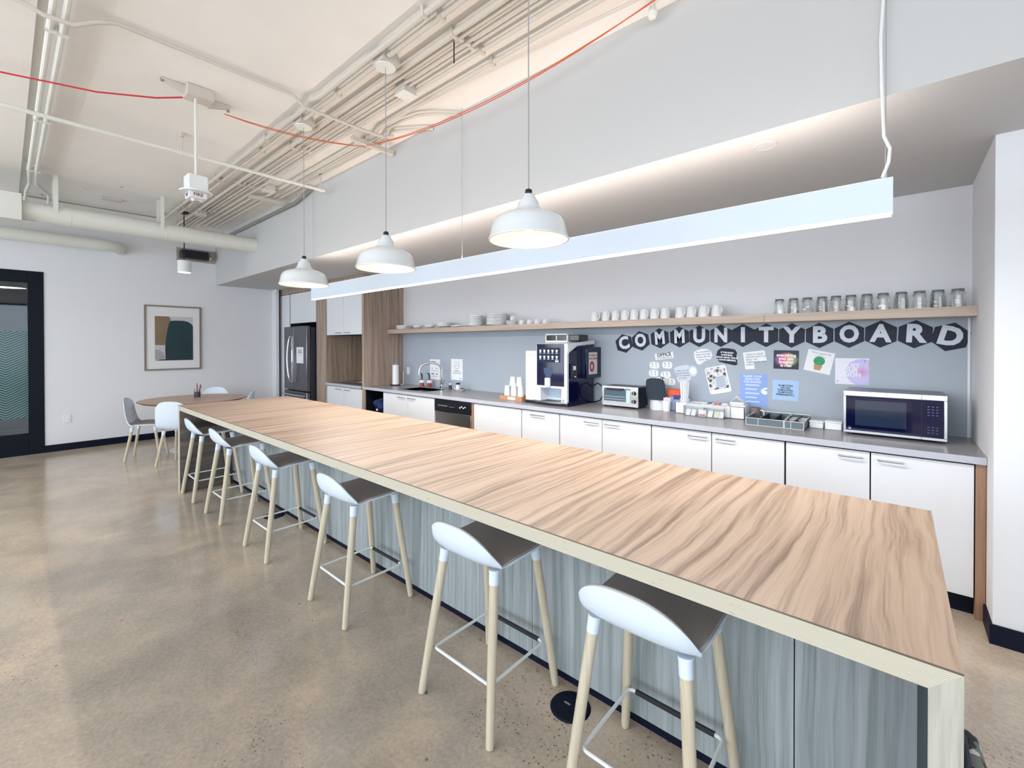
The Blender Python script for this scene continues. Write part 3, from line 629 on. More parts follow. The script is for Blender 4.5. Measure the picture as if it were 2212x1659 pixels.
for i, (x, z, lb, tl) in enumerate(figs):
    o = wall_sheet('cutout', 'little white paper cutout with exercise sketch, %s' % lb, 'note', x, z, 0, 0, M['paper'], tl, pts=rounded(0.098, 0.066, 0.025), group='exercise cutouts below OFFICE WORKOUT')
    mb = MB()
    for cx in (-0.024, 0.016):
        mb.lathe([(0.0,0.0013),(0.006,0.0013),(0.006,0.0016),(0,0.0016)], (cx,0.018,0), 10)
        mb.tube([(cx,0.012,0.0015),(cx+0.003,-0.008,0.0015),(cx+0.010,-0.018,0.0015)], 0.0016, 4).tube([(cx,0.008,0.0015),(cx+0.012,0.002,0.0015)], 0.0013, 4).tube([(cx+0.003,-0.008,0.0015),(cx-0.005,-0.020,0.0015)], 0.0014, 4)
    part('sketch', mb, M['inkg'], o, local=True)
# mug-shaped note
mugp = [(-0.085,0.060),(-0.040,0.075),(0.020,0.082),(0.060,0.080),(0.064,0.02),(0.068,-0.050),(0.050,-0.068),(0.010,-0.080),(-0.030,-0.085),(-0.058,-0.075),(-0.072,-0.02)]
pale = pm('pale_blue_card', (0.62,0.68,0.78), 0.7)
o = wall_sheet('mug_note', 'pale mug-shaped paper note with handwritten lines', 'note', -1.545, 1.262, 0, 0, pale, -6, pts=mugp)
hn = [(0.062,0.055)] + [(0.085+0.048*cos(R(a)), 0.020+0.052*sin(R(a))) for a in range(100,-110,-15)] + [(0.066,-0.030)]
part('mug_handle', MB().prism(hn, 'z', 0, 0.0008), pale, o, 0, local=True)
part('handle_hole', MB().prism([(0.092+0.030*cos(a*pi/8), 0.020+0.034*sin(a*pi/8)) for a in range(16)], 'z', 0.0005, 0.0012), M['paper'], o, 0, local=True)
text('lettering', 'I like a lot of\nappointments,\nbut I\'m working\nat work.', 0.023, (-0.008,-0.005,0.0014), M['inkg'], o, bold=0.0004)
bub = [(-0.080,0.045),(-0.055,0.062),(0.0,0.070),(0.045,0.062),(0.075,0.035),(0.080,0.0),(0.062,-0.030),(0.0,-0.050),(-0.030,-0.072),(-0.060,-0.072),(-0.074,-0.040),(-0.083,0.0)]
o = wall_sheet('speech_note', 'white speech-bubble note with grey lettering', 'note', -1.362, 1.432, 0, 0, M['paper'], -7, pts=bub)
text('lettering', 'Do something\ntoday that your\nfuture self will\nthank you.', 0.0215, (0,0.006,0.0014), M['inkg'], o, bold=0.0003, spacing=1.1)
bub2 = [(-0.085,0.0),(-0.075,0.045),(-0.045,0.068),(0.020,0.070),(0.070,0.062),(0.088,0.035),(0.084,0.0),(0.092,-0.020),(0.098,-0.068),(0.080,-0.078),(0.0,-0.068),(-0.055,-0.058),(-0.078,-0.035)]
o = wall_sheet('speech_note', 'black speech-bubble note with bold white capitals', 'note', -1.165, 1.438, 0, 0, M['hexb'], 4, pts=bub2)
text('lettering', 'IF THE BODY\nIS MOVING,\nGOOD NEWS, THIS IS\nA ZOOM MEETING.', 0.0185, (0.006,-0.004,0.0014), M['paper'], o, bold=0.0009, spacing=1.2)
o = wall_sheet('speech_note', 'white corner-cut note with tiny capitals below the letter I', 'note', -0.935, 1.415, 0, 0, M['paper'], -5,
    pts=[(-0.088,0.062),(0.080,0.070),(0.092,-0.022),(-0.008,-0.028),(-0.008,-0.085),(-0.080,-0.085)])
text('lettering', 'TODAY IS YOUR\nOPPORTUNITY TO\nBUILD THE\nTOMORROW YOU\nWANT.', 0.0185, (-0.070,-0.004,0.0014), M['inkg'], o, align='LEFT', bold=0.0003, spacing=1.2)
# photo card
def foodmat():
    m, nt, b = newmat('monochrome_food_print')
    vo = nt.nodes.new('ShaderNodeTexVoronoi'); vo.inputs['Scale'].default_value = 28; nt.links.new(mapping(nt,(1,1,1)), vo.inputs['Vector'])
    n = noise(nt, mapping(nt,(1,1,1)), 60, 4)
    c = ramp(nt, mth(nt,'ADD',vo.outputs['Distance'],mth(nt,'MULTIPLY',n,0.5)), [(0.45,(0.02,0.02,0.03)),(0.6,(0.25,0.22,0.22)),(0.85,(0.75,0.75,0.78))])
    nt.links.new(c, b.inputs['Base Color']); return m
o = wall_sheet('photo_card', 'tilted monochrome food photo card with white circle', 'poster', -1.235, 1.221, 0, 0, M['paper'], -13, pts=rounded(0.185,0.245,0.02))
part('photo', MB().prism([(-0.085,-0.085),(0.080,-0.085),(0.080,0.112),(-0.085,0.112)], 'z', 0.001, 0.0014), foodmat(), o, 0, local=True)
part('circle', MB().prism([(0.022+0.062*cos(a*pi/14), -0.022+0.062*sin(a*pi/14)) for a in range(28)], 'z', 0.0014, 0.0018), pale, o, 0, local=True)
bars(o, 'printed_lines', [(-0.02,0.06,0.018-0.014*k,0.023-0.014*k) for k in range(7)], M['inkg'], 0.0022)
# blue sheet
blue = pm('periwinkle_blue_sheet', (0.28,0.42,0.80), 0.7)
o = wall_sheet('poster', 'periwinkle blue sheet with white lines, hung behind the packets', 'poster', -0.943, 1.147, 0.212, 0.275, blue, 0)
text('lettering', 'SHARE YOUR\nIDEAS FOR\nTHE BOARD!', 0.024, (-0.01,0.093,0.0014), M['paper'], o, bold=0.0004)
lblue = pm('pale_blue_print', (0.60,0.72,0.95), 0.7)
bars(o, 'printed_lines', [(-0.065,0.045-0.02*(k%2),0.037-0.036*k,0.049-0.036*k) for k in range(5)], lblue)
part('hand_drawing', MB().prism([(0.055,0.0),(0.075,0.020),(0.104,0.028),(0.104,0.012),(0.080,0.004),(0.104,-0.006),(0.104,-0.030),(0.085,-0.036),(0.060,-0.022)], 'z', 0.001, 0.0014), M['paper'], o, 0, local=True)
def glowmat():
    m, nt, b = newmat('blurred_colour_print')
    v = mapping(nt,(1,1,1)); sp = nt.nodes.new('ShaderNodeSeparateXYZ'); nt.links.new(v, sp.inputs[0])
    c = ramp(nt, mth(nt,'ADD',mth(nt,'MULTIPLY',sp.outputs['X'],5.0),0.5), [(0.15,(0.30,0.15,0.50)),(0.4,(0.80,0.10,0.20)),(0.6,(0.72,0.42,0.25)),(0.85,(0.35,0.45,0.18))])
    r = nt.nodes.new('ShaderNodeVectorMath'); r.operation = 'LENGTH'
    mp = mapping(nt,(10.5,15,1)); nt.links.new(mp, r.inputs[0])
    f = ramp(nt, r.outputs['Value'], [(0.55,(1,1,1)),(0.95,(0,0,0))])
    nt.links.new(mixc(nt, f, (0.012,0.014,0.035), c), b.inputs['Base Color']); return m
o = wall_sheet('poster', 'black poster with blurred red and violet glow, quoting imagination', 'poster', -0.702, 1.414, 0.180, 0.155, glowmat(), 1)
text('lettering', 'everything\nyou can\nimagine\nis real', 0.033, (0.0,-0.006,0.0014), M['paper'], o, bold=0.0012, spacing=0.85)
o = wall_sheet('poster', 'pale blue card with small dark capitals left of the microwave', 'poster', -0.706, 1.160, 0.188, 0.168, pm('sky_blue_card', (0.42,0.60,0.86), 0.7), 1)
text('lettering', 'IN MOTION\nWE ARE\nSTIMULATED,\nIN MOTION\nPERMANENTLY.', 0.019, (0,0.0,0.0014), M['ink'], o, bold=0.0006, spacing=1.0)
# cactus card
o = wall_sheet('drawing', 'tilted white card with a green potted cactus drawing', 'drawing', -0.476, 1.4025, 0.178, 0.172, M['paper'], 12)
green = pm('green_paint', (0.06,0.36,0.17), 0.8, var=0.2, vscale=30)
part('cactus', MB().prism([(0.0+0.038*cos(a*pi/12), 0.005+0.037*sin(a*pi/12)) for a in range(24)], 'z', 0.001, 0.0015), green, o, 0, local=True)
mb = MB()
for k in range(6):
    a = R(50+16*k); mb.tube([(0.037*cos(a),0.005+0.036*sin(a),0.0013),(0.055*cos(a),0.005+0.054*sin(a),0.0013)], 0.0013, 4)
part('spines', mb, M['inkg'], o, local=True)
part('pot', MB().prism([(-0.028,-0.026),(0.028,-0.026),(0.028,-0.036),(0.020,-0.068),(-0.020,-0.068),(-0.028,-0.036)], 'z', 0.001, 0.0018), pm('clay_paint', (0.55,0.32,0.17), 0.8), o, 0, local=True)
part('face', MB().prism([(-0.013,0.004),(-0.009,0.004),(-0.009,0.008),(-0.013,0.008)], 'z', 0.0015, 0.0019).prism([(0.010,0.004),(0.014,0.004),(0.014,0.008),(0.010,0.008)], 'z', 0.0015, 0.0019), M['ink'], o, 0, local=True)
text('lettering', 'Have a good day', 0.020, (0.0,0.068,0.0014), M['inkg'], o, shear=0.4)
def trustmat():
    m, nt, b = newmat('lilac_gradient_print')
    v = mapping(nt,(10,10,1), loc=(-0.62,0.05,0)); r = nt.nodes.new('ShaderNodeVectorMath'); r.operation = 'LENGTH'; nt.links.new(v, r.inputs[0])
    f = ramp(nt, r.outputs['Value'], [(0.05,(0.62,0.28,0.55)),(0.5,(0.62,0.55,0.85)),(1.0,(0.52,0.52,0.88)),(1.6,(0.80,0.80,0.92))])
    nt.links.new(f, b.inputs['Base Color']); return m
o = wall_sheet('poster', 'lilac poster reading TRUST YOUR VISION above the microwave', 'poster', -0.269, 1.334, 0.206, 0.200, trustmat(), 0)
text('lettering', 'TRUST\nYOUR\nVISION', 0.044, (-0.083,0.008,0.0014), M['paper'], o, bold=0.0012, align='LEFT', spacing=0.78)
part('star', MB().lathe([(0,0.001),(0.005,0.001),(0.005,0.0013),(0,0.0013)], (0.078,0.080,0), 8).lathe([(0,0.001),(0.005,0.001),(0.005,0.0013),(0,0.0013)], (-0.088,-0.078,0), 8), M['inkg'], o, local=True)
# sink notices
o = wall_sheet('notice', 'white notice with icons behind the faucet', 'notice', -5.248, 1.171, 0.235, 0.300, M['paper'])
bars(o, 'printed_lines', [(-0.09,0.02,0.115,0.125),(-0.08,-0.05,0.01,0.022),(0.02,0.05,0.01,0.022),(-0.085,-0.02,-0.075,-0.055),(0.03,0.06,-0.08,-0.055),(-0.08,0.07,-0.105,-0.100),(-0.08,0.08,-0.02,-0.016)], M['inkg'])
o = wall_sheet('notice', 'white notice with dishwasher drawing right of the faucet', 'notice', -4.760, 1.187, 0.245, 0.300, M['paper'])
bars(o, 'printed_lines', [(-0.05,0.05,-0.025,-0.015),(-0.09,0.09,-0.045,-0.040),(-0.09,0.09,-0.060,-0.055),(0.05,0.10,-0.130,-0.122)], M['inkg'])
part('drawing', MB().tube([(-0.04,0.10,0.001),(0.04,0.10,0.001),(0.04,0.06,0.001),(-0.04,0.06,0.001),(-0.04,0.03,0.001),(-0.02,0.01,0.001),(0.02,0.01,0.001),(0.04,0.03,0.001),(0.04,0.06,0.001)], 0.003, 5), M['inkg'], o, local=True)
t = thing('wall_outlet', 'white outlet plate on the backsplash right of the paper towel', 'outlet', (-5.915, YW-0.012, 1.06))
part('cover_plate', MB().box(-5.955,-5.875,YW-0.018,YW-0.012,1.065,1.187), M['white'], t, bevel=0.002)
part('switch', MB().box(-5.930,-5.900,YW-0.022,YW-0.018,1.09,1.16), M['paper'], t)

# ------------------------------------------------------------------ things on the worktop
CT = 0.9145
t = thing('paper_towel_holder', 'steel paper towel holder with upright white roll left of the sink', 'paper towel holder', (-5.872, 3.99, CT))
part('base', MB().lathe([(0.001,0),(0.085,0),(0.088,0.006),(0.08,0.014),(0.001,0.016)], (-5.872,3.99,CT), 32), M['black'], t)
part('rod', MB().cyl((-5.872,3.99,CT+0.014), (-5.872,3.99,CT+0.335), 0.006, n=10), M['steel'], t)
part('finial', MB().lathe([(0.001,0),(0.012,0.004),(0.018,0.016),(0.012,0.030),(0.001,0.034)], (-5.872,3.99,CT+0.325), 16), M['chrome'], t)
part('paper_roll', MB().lathe([(0.018,0.0),(0.050,0.0),(0.047,0.30),(0.018,0.30)], (-5.872,3.99,CT+0.016), 28), M['paper'], t)
part('tension_arm', MB().tube([(-5.79,4.02,CT+0.01),(-5.76,4.05,CT+0.02),(-5.76,4.05,CT+0.22)], 0.004, 8), M['steel'], t)
t = thing('faucet', 'tall gooseneck chrome faucet behind the sink', 'faucet', (-4.93, 4.12, CT))
fx, fy = -4.93, 4.12
part('base', MB().lathe([(0.001,0),(0.030,0),(0.030,0.01),(0.024,0.016),(0.024,0.16),(0.018,0.165),(0.001,0.165)], (fx,fy,CT), 24), M['chrome'], t)
part('spout', MB().tube([(fx,fy,CT+0.16),(fx,fy,CT+0.27)]+[(fx-0.085+0.085*cos(pi*k/12), fy-0.13+0.13*cos(pi*k/12), CT+0.27+0.10*sin(pi*k/12)) for k in range(1,12)]+[(fx-0.172,fy-0.262,CT+0.24),(fx-0.172,fy-0.262,CT+0.20)], 0.0135, 14), M['chrome'], t)
part('lever', MB().cyl((fx,fy,CT+0.085),(fx+0.075,fy-0.015,CT+0.085),0.014,n=14).cyl((fx+0.07,fy-0.014,CT+0.085),(fx+0.085,fy-0.02,CT+0.13),0.005,n=8), M['chrome'], t)
for (x, y, liq, lb) in ((-5.385,4.12,(0.55,0.10,0.10),'clear soap bottle with red liquid and black pump left of the faucet'), (-5.27,4.17,(0.55,0.07,0.08),'second bottle with red liquid behind the pump bottle')):
    t = thing('soap_bottle', lb, 'bottle', (x, y, CT), 'soap bottles by the sink')
    part('bottle', MB().lathe([(0.001,0.0),(0.036,0.0),(0.038,0.01),(0.038,0.10),(0.014,0.125),(0.014,0.135),(0.001,0.135)], (x,y,CT), 24), M['acrylic'], t)
    part('liquid', MB().lathe([(0.001,0.004),(0.034,0.004),(0.034,0.055),(0.001,0.055)], (x,y,CT), 24), pm('red_soap', liq, 0.2), t)
    part('pump', MB().cyl((x,y,CT+0.13),(x,y,CT+0.165),0.012,n=12).tube([(x,y,CT+0.16),(x-0.01,y,CT+0.19),(x-0.05,y-0.01,CT+0.205)],[0.012,0.012,0.005],8), M['black'], t)
    part('label_band', MB().lathe([(0.0384,0.06),(0.0388,0.06),(0.0388,0.098),(0.0384,0.098)], (x,y,CT), 24), M['paper'], t)
t = thing('jar', 'small dark bottle standing right of the faucet', 'bottle', (-4.72, 4.10, CT))
part('body', MB().lathe([(0.001,0),(0.024,0),(0.024,0.07),(0.001,0.07)], (-4.72,4.10,CT), 18), M['acrylic'], t); part('contents', MB().lathe([(0.001,0.003),(0.020,0.003),(0.020,0.06),(0.001,0.06)], (-4.72,4.10,CT), 18), M['black'], t)
part('cap', MB().lathe([(0.001,0.07),(0.020,0.07),(0.020,0.088),(0.001,0.088)], (-4.72,4.10,CT), 18), M['metalw'], t)
t = thing('scrubber_dish', 'white dish holding a black-topped scrub brush', 'brush dish', (-4.52, 4.10, CT))
part('dish', MB().lathe([(0.001,0.004),(0.055,0.006),(0.085,0.028),(0.088,0.026),(0.058,0.0),(0.001,0.0)], (-4.52,4.10,CT), 28), M['porc'], t)
part('brush_handle', MB().lathe([(0.001,0),(0.03,0),(0.032,0.012),(0.02,0.02),(0.001,0.022)], (-4.55,4.09,CT+0.085), 20), M['black'], t)
part('brush_head', MB().lathe([(0.001,0),(0.026,0),(0.028,0.05),(0.012,0.08),(0.001,0.08)], (-4.55,4.09,CT+0.008), 20), M['paper'], t)
part('sponge', MB().box(-4.50,-4.45,4.08,4.13,CT+0.01,CT+0.035), M['mitt'], t, bevel=0.004)
# cup tray
t = thing('cup_tray', 'shallow brown cardboard tray of paper cups left of the coffee machine', 'tray', (-3.30, 3.83, CT))
part('tray', MB().box(-3.45,-3.13,3.75,3.92,CT,CT+0.006).box(-3.45,-3.13,3.745,3.752,CT,CT+0.05).box(-3.45,-3.13,3.918,3.925,CT,CT+0.05).box(-3.457,-3.45,3.745,3.925,CT,CT+0.05).box(-3.13,-3.123,3.745,3.925,CT,CT+0.05), M['cardboard'], t)
part('label_card', MB().box(-3.33,-3.22,3.742,3.745,CT+0.008,CT+0.038), M['paper'], t)
def pcup(x, y, z, lb, h=0.09, sleeve=0):
    t = thing('paper_cup', lb, 'paper cup', (x,y,z), 'upturned white paper cups beside the coffee machine')
    part('body', MB().lathe([(0.001,h-0.004),(0.026,h-0.004),(0.028,h),(0.0385,0.004),(0.040,0.0),(0.036,0.0)], n=22), M['paper'], t, local=True)
    if sleeve: part('rolled_rim', MB().lathe([(0.038,0.0),(0.041,0.0),(0.041,0.006),(0.038,0.006)], n=22), M['paper'], t, local=True)
    return t
pc = pcup(-3.385, 3.80, CT+0.007, 'tall upturned paper cup stack, left one in the bottom row', 0.15, 1)
dup(pc, (-3.285,3.80,CT+0.007), None, 'tall upturned paper cup stack, middle one in the bottom row')
dup(pc, (-3.185,3.80,CT+0.007), None, 'tall upturned paper cup stack, right one in the bottom row')
pc2 = pcup(-3.335, 3.84, CT+0.158, 'short upturned paper cup, left one on the upper row', 0.10, 1)
dup(pc2, (-3.235,3.84,CT+0.158), None, 'short upturned paper cup, right one on the upper row')

# coffee machine
KX0, KXm, KX1, KY, KYb = -3.05, -2.865, -2.49, 3.70, 4.20
t = thing('coffee_machine', 'large white and black bean-to-cup coffee machine', 'coffee machine', (-2.77, 3.95, CT))
cw = pm('machine_white', (0.76,0.79,0.84), 0.3); br = pm('dark_bean_window', (0.035,0.025,0.022), 0.1)
part('base_plinth', MB().box(KX0+0.004,KX1-0.004,KY+0.01,KYb,CT,CT+0.03), M['black'], t)
part('milk_cooler', MB().box(KX0,KXm-0.002,KY+0.02,KYb-0.02,CT+0.03,1.475), cw, t, bevel=0.006)
part('cooler_seam', MB().box(KX0+0.002,KXm-0.002,KY+0.0185,KY+0.02,1.43,1.433).box(KX0+0.002,KXm-0.002,KY+0.0185,KY+0.02,1.12,1.123), pm('seam_grey', (0.35,0.37,0.42), 0.6), t)
part('body', MB().prism([(KY+0.14,CT+0.03),(KYb,CT+0.03),(KYb,1.56),(KY+0.10,1.53),(KY+0.03,1.46),(KY+0.03,1.13),(KY+0.14,1.13)], 'x', KXm, KX1-0.012), cw, t)
part('front_pillar', MB().box(KXm,KXm+0.035,KY,KY+0.14,CT+0.03,1.13).box(KX1-0.075,KX1-0.012,KY,KY+0.14,CT+0.03,1.13), cw, t)
part('side_panel', MB().prism([(KY+0.02,CT+0.005),(KYb,CT+0.005),(KYb,1.545),(KY+0.19,1.525),(KY+0.02,1.45)], 'x', KX1-0.011, KX1), M['gloss'], t)
part('top_cover', MB().prism([(KY-0.012,1.55),(KY+0.16,1.562),(KYb+0.01,1.590),(KYb+0.01,1.548),(KY+0.17,1.532),(KY+0.0,1.455)], 'x', KXm-0.004, KX1+0.006), cw, t)
sc = part('front_display', MB().box(KXm-0.004,KX1-0.035,KY-0.014,KY+0.03,1.118,1.548), M['gloss'], t, bevel=0.003)
part('screen', MB().box(KXm+0.02,KX1-0.08,KY-0.0155,KY-0.014,1.36,1.51), pm('screen_slate', (0.012,0.022,0.05), 0.3, spec=0.2), sc)
mb = MB()
for r_ in range(2):
    for c_ in range(5):
        x = KXm+0.045+0.052*c_; z = 1.475-0.062*r_
        mb.prism([(x-0.012,z+0.012),(x+0.012,z+0.012),(x+0.008,z-0.012),(x-0.008,z-0.012)], 'y', KY-0.017, KY-0.0155)
        mb.prism([(x-0.012,z-0.020),(x+0.012,z-0.020),(x+0.012,z-0.024),(x-0.012,z-0.024)], 'y', KY-0.017, KY-0.0155)
mb.box(KX1-0.14,KX1-0.10,KY-0.017,KY-0.0155,1.365,1.38)
part('drink_icons', mb, pm('icon_glow', (0.8,0.8,0.82), 0.5, emis=(0.9,0.9,1), es=0.5), sc)
part('cup_graphic', MB().prism([(-2.78,1.30),(-2.66,1.30),(-2.67,1.25),(-2.69,1.205),(-2.75,1.205),(-2.77,1.25)], 'y', KY-0.0150, KY-0.014), pm('cup_graphic_blue', (0.035,0.06,0.14), 0.3), sc)
part('spout', MB().box(-2.755,-2.690,KY-0.035,KY+0.0,1.105,1.200), cw, t, bevel=0.008)
part('brew_recess', MB().box(KXm+0.035,KX1-0.075,KY+0.13,KY+0.145,CT+0.03,1.118), pm('recess_pale_blue', (0.60,0.70,0.80), 0.25), t)
part('drip_tray', MB().prism([(KXm-0.06,KY+0.0),(KXm+0.0,KY-0.035),(-2.70,KY-0.045),(KX1-0.08,KY-0.035),(KX1-0.03,KY+0.0),(KX1-0.03,KY+0.12),(KXm-0.0,KY+0.12)], 'z', CT+0.030, CT+0.046), M['steel'], t)
mb = MB()
for k in range(7): mb.box(-2.80+0.03*k,-2.79+0.03*k,KY-0.03,KY+0.10,CT+0.046,CT+0.048)
part('grille', mb, M['black'], t)
hp = part('bean_hopper', MB().box(-2.885,-2.60,3.86,4.05,1.565,1.583).box(-2.885,-2.60,3.86,4.05,1.645,1.655).box(-2.885,-2.875,3.86,4.05,1.585,1.640).box(-2.610,-2.600,3.86,4.05,1.585,1.640).box(-2.745,-2.737,3.86,4.05,1.585,1.640), M['metalw'], t)
part('bean_window', MB().box(-2.873,-2.747,3.868,4.04,1.585,1.640).box(-2.735,-2.612,3.868,4.04,1.585,1.640), br, hp)
part('bean_hopper', MB().box(-2.598,-2.47,3.88,4.06,1.578,1.643), br, t, bevel=0.008, label='dark smoked bean hopper on the right')
part('antenna', MB().cyl((KX1-0.01,4.08,1.50),(KX1-0.01,4.08,1.63),0.005,n=8), M['black'], t)
part('front_frame', MB().box(KX1-0.036,KX1-0.001,KY-0.010,KY+0.03,CT+0.045,1.505).box(KXm-0.010,KXm-0.003,KY-0.010,KY+0.03,1.10,1.535).box(KXm-0.004,KX1-0.036,KY-0.008,KY+0.03,1.095,1.117), cw, t)
cr = part('card_reader', MB().box(KX1,KX1+0.035,KY+0.04,KY+0.13,1.20,1.345), M['black'], t, bevel=0.006)
part('reader_screen', MB().box(KX1+0.035,KX1+0.036,KY+0.05,KY+0.095,1.285,1.325).box(KX1+0.035,KX1+0.036,KY+0.07,KY+0.10,1.212,1.222), M['paper'], cr)
part('side_box', MB().box(KX1,KX1+0.06,3.955,4.255,1.19,1.515), M['gloss'], t, bevel=0.004)
part('machine_badge', MB().box(KX1-0.062,KX1-0.025,KY-0.001,KY,0.965,0.985), M['inkg'], t)
part('power_cable', MB().tube([(KX1,4.16,1.09),(KX1+0.07,4.17,1.13),(KX1+0.13,4.16,1.10),(KX1+0.15,4.15,1.02),(KX1+0.11,4.15,0.95),(KX1+0.03,4.15,0.925),(KX1-0.01,4.15,0.922)], 0.007, 8), M['black'], t)
# break poster on the machine side
po = part('poster', MB().prism([(-0.085,-0.115),(0.085,-0.115),(0.085,0.115),(-0.085,0.115)], 'z', 0, 0.001), pm('cream_pink_card', (0.72,0.64,0.62), 0.8), None, 0, local=True)
po.location = (KX1+0.0612, 4.085, 1.345); po.rotation_euler = (R(90),0,R(90))
tag(po, 'cream card with doughnut drawing on the coffee machine side', 'poster')
brn = pm('brown_red_ink', (0.22,0.08,0.07), 0.8)
text('lettering', "IT'S NICE TO\nTAKE A BREAK", 0.026, (0,0.065,0.0014), brn, po, bold=0.0006, spacing=1.3)
part('doughnut', MB().lathe([(0.022,0.001),(0.045,0.001),(0.045,0.003),(0.022,0.003)], (-0.025,-0.035,0), 24, sy=1.25), pm('doughnut_red', (0.35,0.06,0.07), 0.7), po, local=True)

# toaster oven
TX0, TX1, TY, TYb, TZ0, TZ1 = -2.275, -1.885, 4.005, 4.235, CT+0.018, 1.125
t = thing('toaster_oven', 'small steel toaster oven with glass door and two knobs', 'toaster oven', (-2.08, 4.12, CT))
part('body', MB().box(TX0+0.004,TX1-0.004,TY+0.012,TYb,TZ0,TZ1), pm('toaster_dark_shell', (0.03,0.032,0.05), 0.35, 0.5), t, bevel=0.008)
ts = pm('toaster_steel', (0.62,0.60,0.57), 0.25, 1.0)
part('front_frame', MB().box(TX0,TX1,TY,TY+0.012,TZ0,TZ0+0.045).box(TX0,TX1,TY,TY+0.012,TZ1-0.02,TZ1).box(TX0,TX0+0.022,TY,TY+0.012,TZ0+0.045,TZ1-0.02).box(TX1-0.082,TX1,TY,TY+0.012,TZ0+0.045,TZ1-0.02), ts, t)
part('glass_door', MB().box(TX0+0.022,TX1-0.082,TY+0.001,TY+0.006,TZ0+0.045,TZ1-0.02), pm('pale_oven_glass', (0.10,0.16,0.21), 0.05, coat=1), t)
part('door_side_panel', MB().box(TX1-0.125,TX1-0.084,TY-0.002,TY+0.001,TZ0+0.035,TZ1-0.03), pm('pale_mint_glass', (0.55,0.72,0.72), 0.15), t)
part('rack', MB().box(TX0+0.03,TX1-0.13,TY-0.001,TY+0.001,TZ0+0.088,TZ0+0.094).box(TX0+0.03,TX1-0.13,TY-0.001,TY+0.001,TZ0+0.062,TZ0+0.068), ts, t)
part('handle', MB().tube([(TX0+0.055,TY,TZ1-0.024),(TX0+0.065,TY-0.025,TZ1-0.026),(TX1-0.165,TY-0.025,TZ1-0.026),(TX1-0.155,TY,TZ1-0.024)], 0.008, 8), M['black'], t)
for z in (TZ0+0.055, TZ0+0.135):
    k = part('knob', MB().cyl((TX1-0.042,TY+0.002,z),(TX1-0.042,TY-0.018,z),0.021,0.018,20), M['black'], t)
    part('pointer', MB().box(TX1-0.044,TX1-0.040,TY-0.0195,TY-0.018,z-0.016,z+0.016), M['paper'], k)
for x in (TX0+0.03, TX1-0.03):
    for y in (TY+0.03, TYb-0.03): part('foot', MB().cyl((x,y,CT),(x,y,TZ0),0.012,n=10), M['black'], t)
# mitt in a box
bx, by = -1.755, 4.135
t = thing('white_holder', 'white square holder with a charcoal mitt stuffed in it', 'holder', (bx, by, CT))
q = [(0.062*cos(R(45+90*k)+0.75), 0.062*sin(R(45+90*k)+0.75)) for k in range(4)]
q = [(bx+1.1*a, by+1.1*c) for a, c in q]
part('body', MB().prism(q, 'z', CT, CT+0.095), M['paper'], t, 0)
mt = thing('oven_mitt', 'charcoal cloth oven mitt standing in the white holder', 'oven mitt', (bx, by, CT+0.095))
def mittf(u, v):
    a = u*2*pi; w = 0.088+0.012*sin(v*3.1)-0.004*v; d = 0.030*(1-0.4*v)
    zz = CT+0.096+0.205*v
    x = bx-0.010*v+w*cos(a); y = by-0.02+d*sin(a)
    if v > 0.9: s = math.sqrt(max(0.0,1-((v-0.9)/0.1)**2*0.75)); x = bx-0.010*v+(w*s)*cos(a); y = by-0.02+d*s*sin(a)
    return (x, y, zz)
g = MB().grid(mittf, 28, 16); g._add([mittf(i/28, 1.0) for i in range(28)], [tuple(range(28))])
part('cloth', g, M['mitt'], mt)
part('hanging_loop', MB().tube([(bx+0.04,by-0.02,CT+0.295),(bx+0.055,by-0.02,CT+0.318),(bx+0.068,by-0.02,CT+0.295)], 0.004, 6), M['black'], mt)
# cup with sachets, red box, straws
t = thing('paper_cup', 'white paper cup holding sachets beside the charcoal mitt', 'paper cup', (-1.645, 4.10, CT))
part('body', MB().lathe([(0.001,0.0),(0.030,0.0),(0.040,0.098),(0.042,0.10),(0.038,0.10),(0.028,0.006),(0.001,0.006)], (-1.645,4.10,CT), 24), M['paper'], t)
for k in range(3):
    tag(part('sachet', MB().hexa([(-1.672+0.02*k,4.095,CT+0.03),(-1.652+0.02*k,4.095,CT+0.03),(-1.652+0.02*k,4.101,CT+0.03),(-1.672+0.02*k,4.101,CT+0.03)], [(-1.675+0.022*k,4.10,CT+0.125+0.01*(k%2)),(-1.650+0.022*k,4.10,CT+0.125),(-1.650+0.022*k,4.104,CT+0.125),(-1.675+0.022*k,4.104,CT+0.125+0.01*(k%2))]), pm('pinkish_paper', (0.75,0.62,0.64), 0.7)), 'pinkish paper sachet, %s one in the white cup beside the mitt' % ['left','middle','right'][k], 'sachet', 'sachets in the white cup')
t = thing('tub', 'tub with orange-red lid behind the white cup', 'tub', (-1.60, 4.20, CT))
part('body', MB().box(-1.66,-1.54,4.165,4.25,CT,CT+0.135), pm('pale_blue_tub', (0.35,0.45,0.62), 0.4), t, bevel=0.006)
part('lid', MB().box(-1.668,-1.532,4.158,4.255,CT+0.135,CT+0.20), pm('orange_red_lid', (0.75,0.10,0.03), 0.35), t, bevel=0.008)
part('label_band', MB().box(-1.60,-1.532,4.156,4.158,CT+0.11,CT+0.15), pm('navy_label', (0.04,0.05,0.22), 0.5), t)
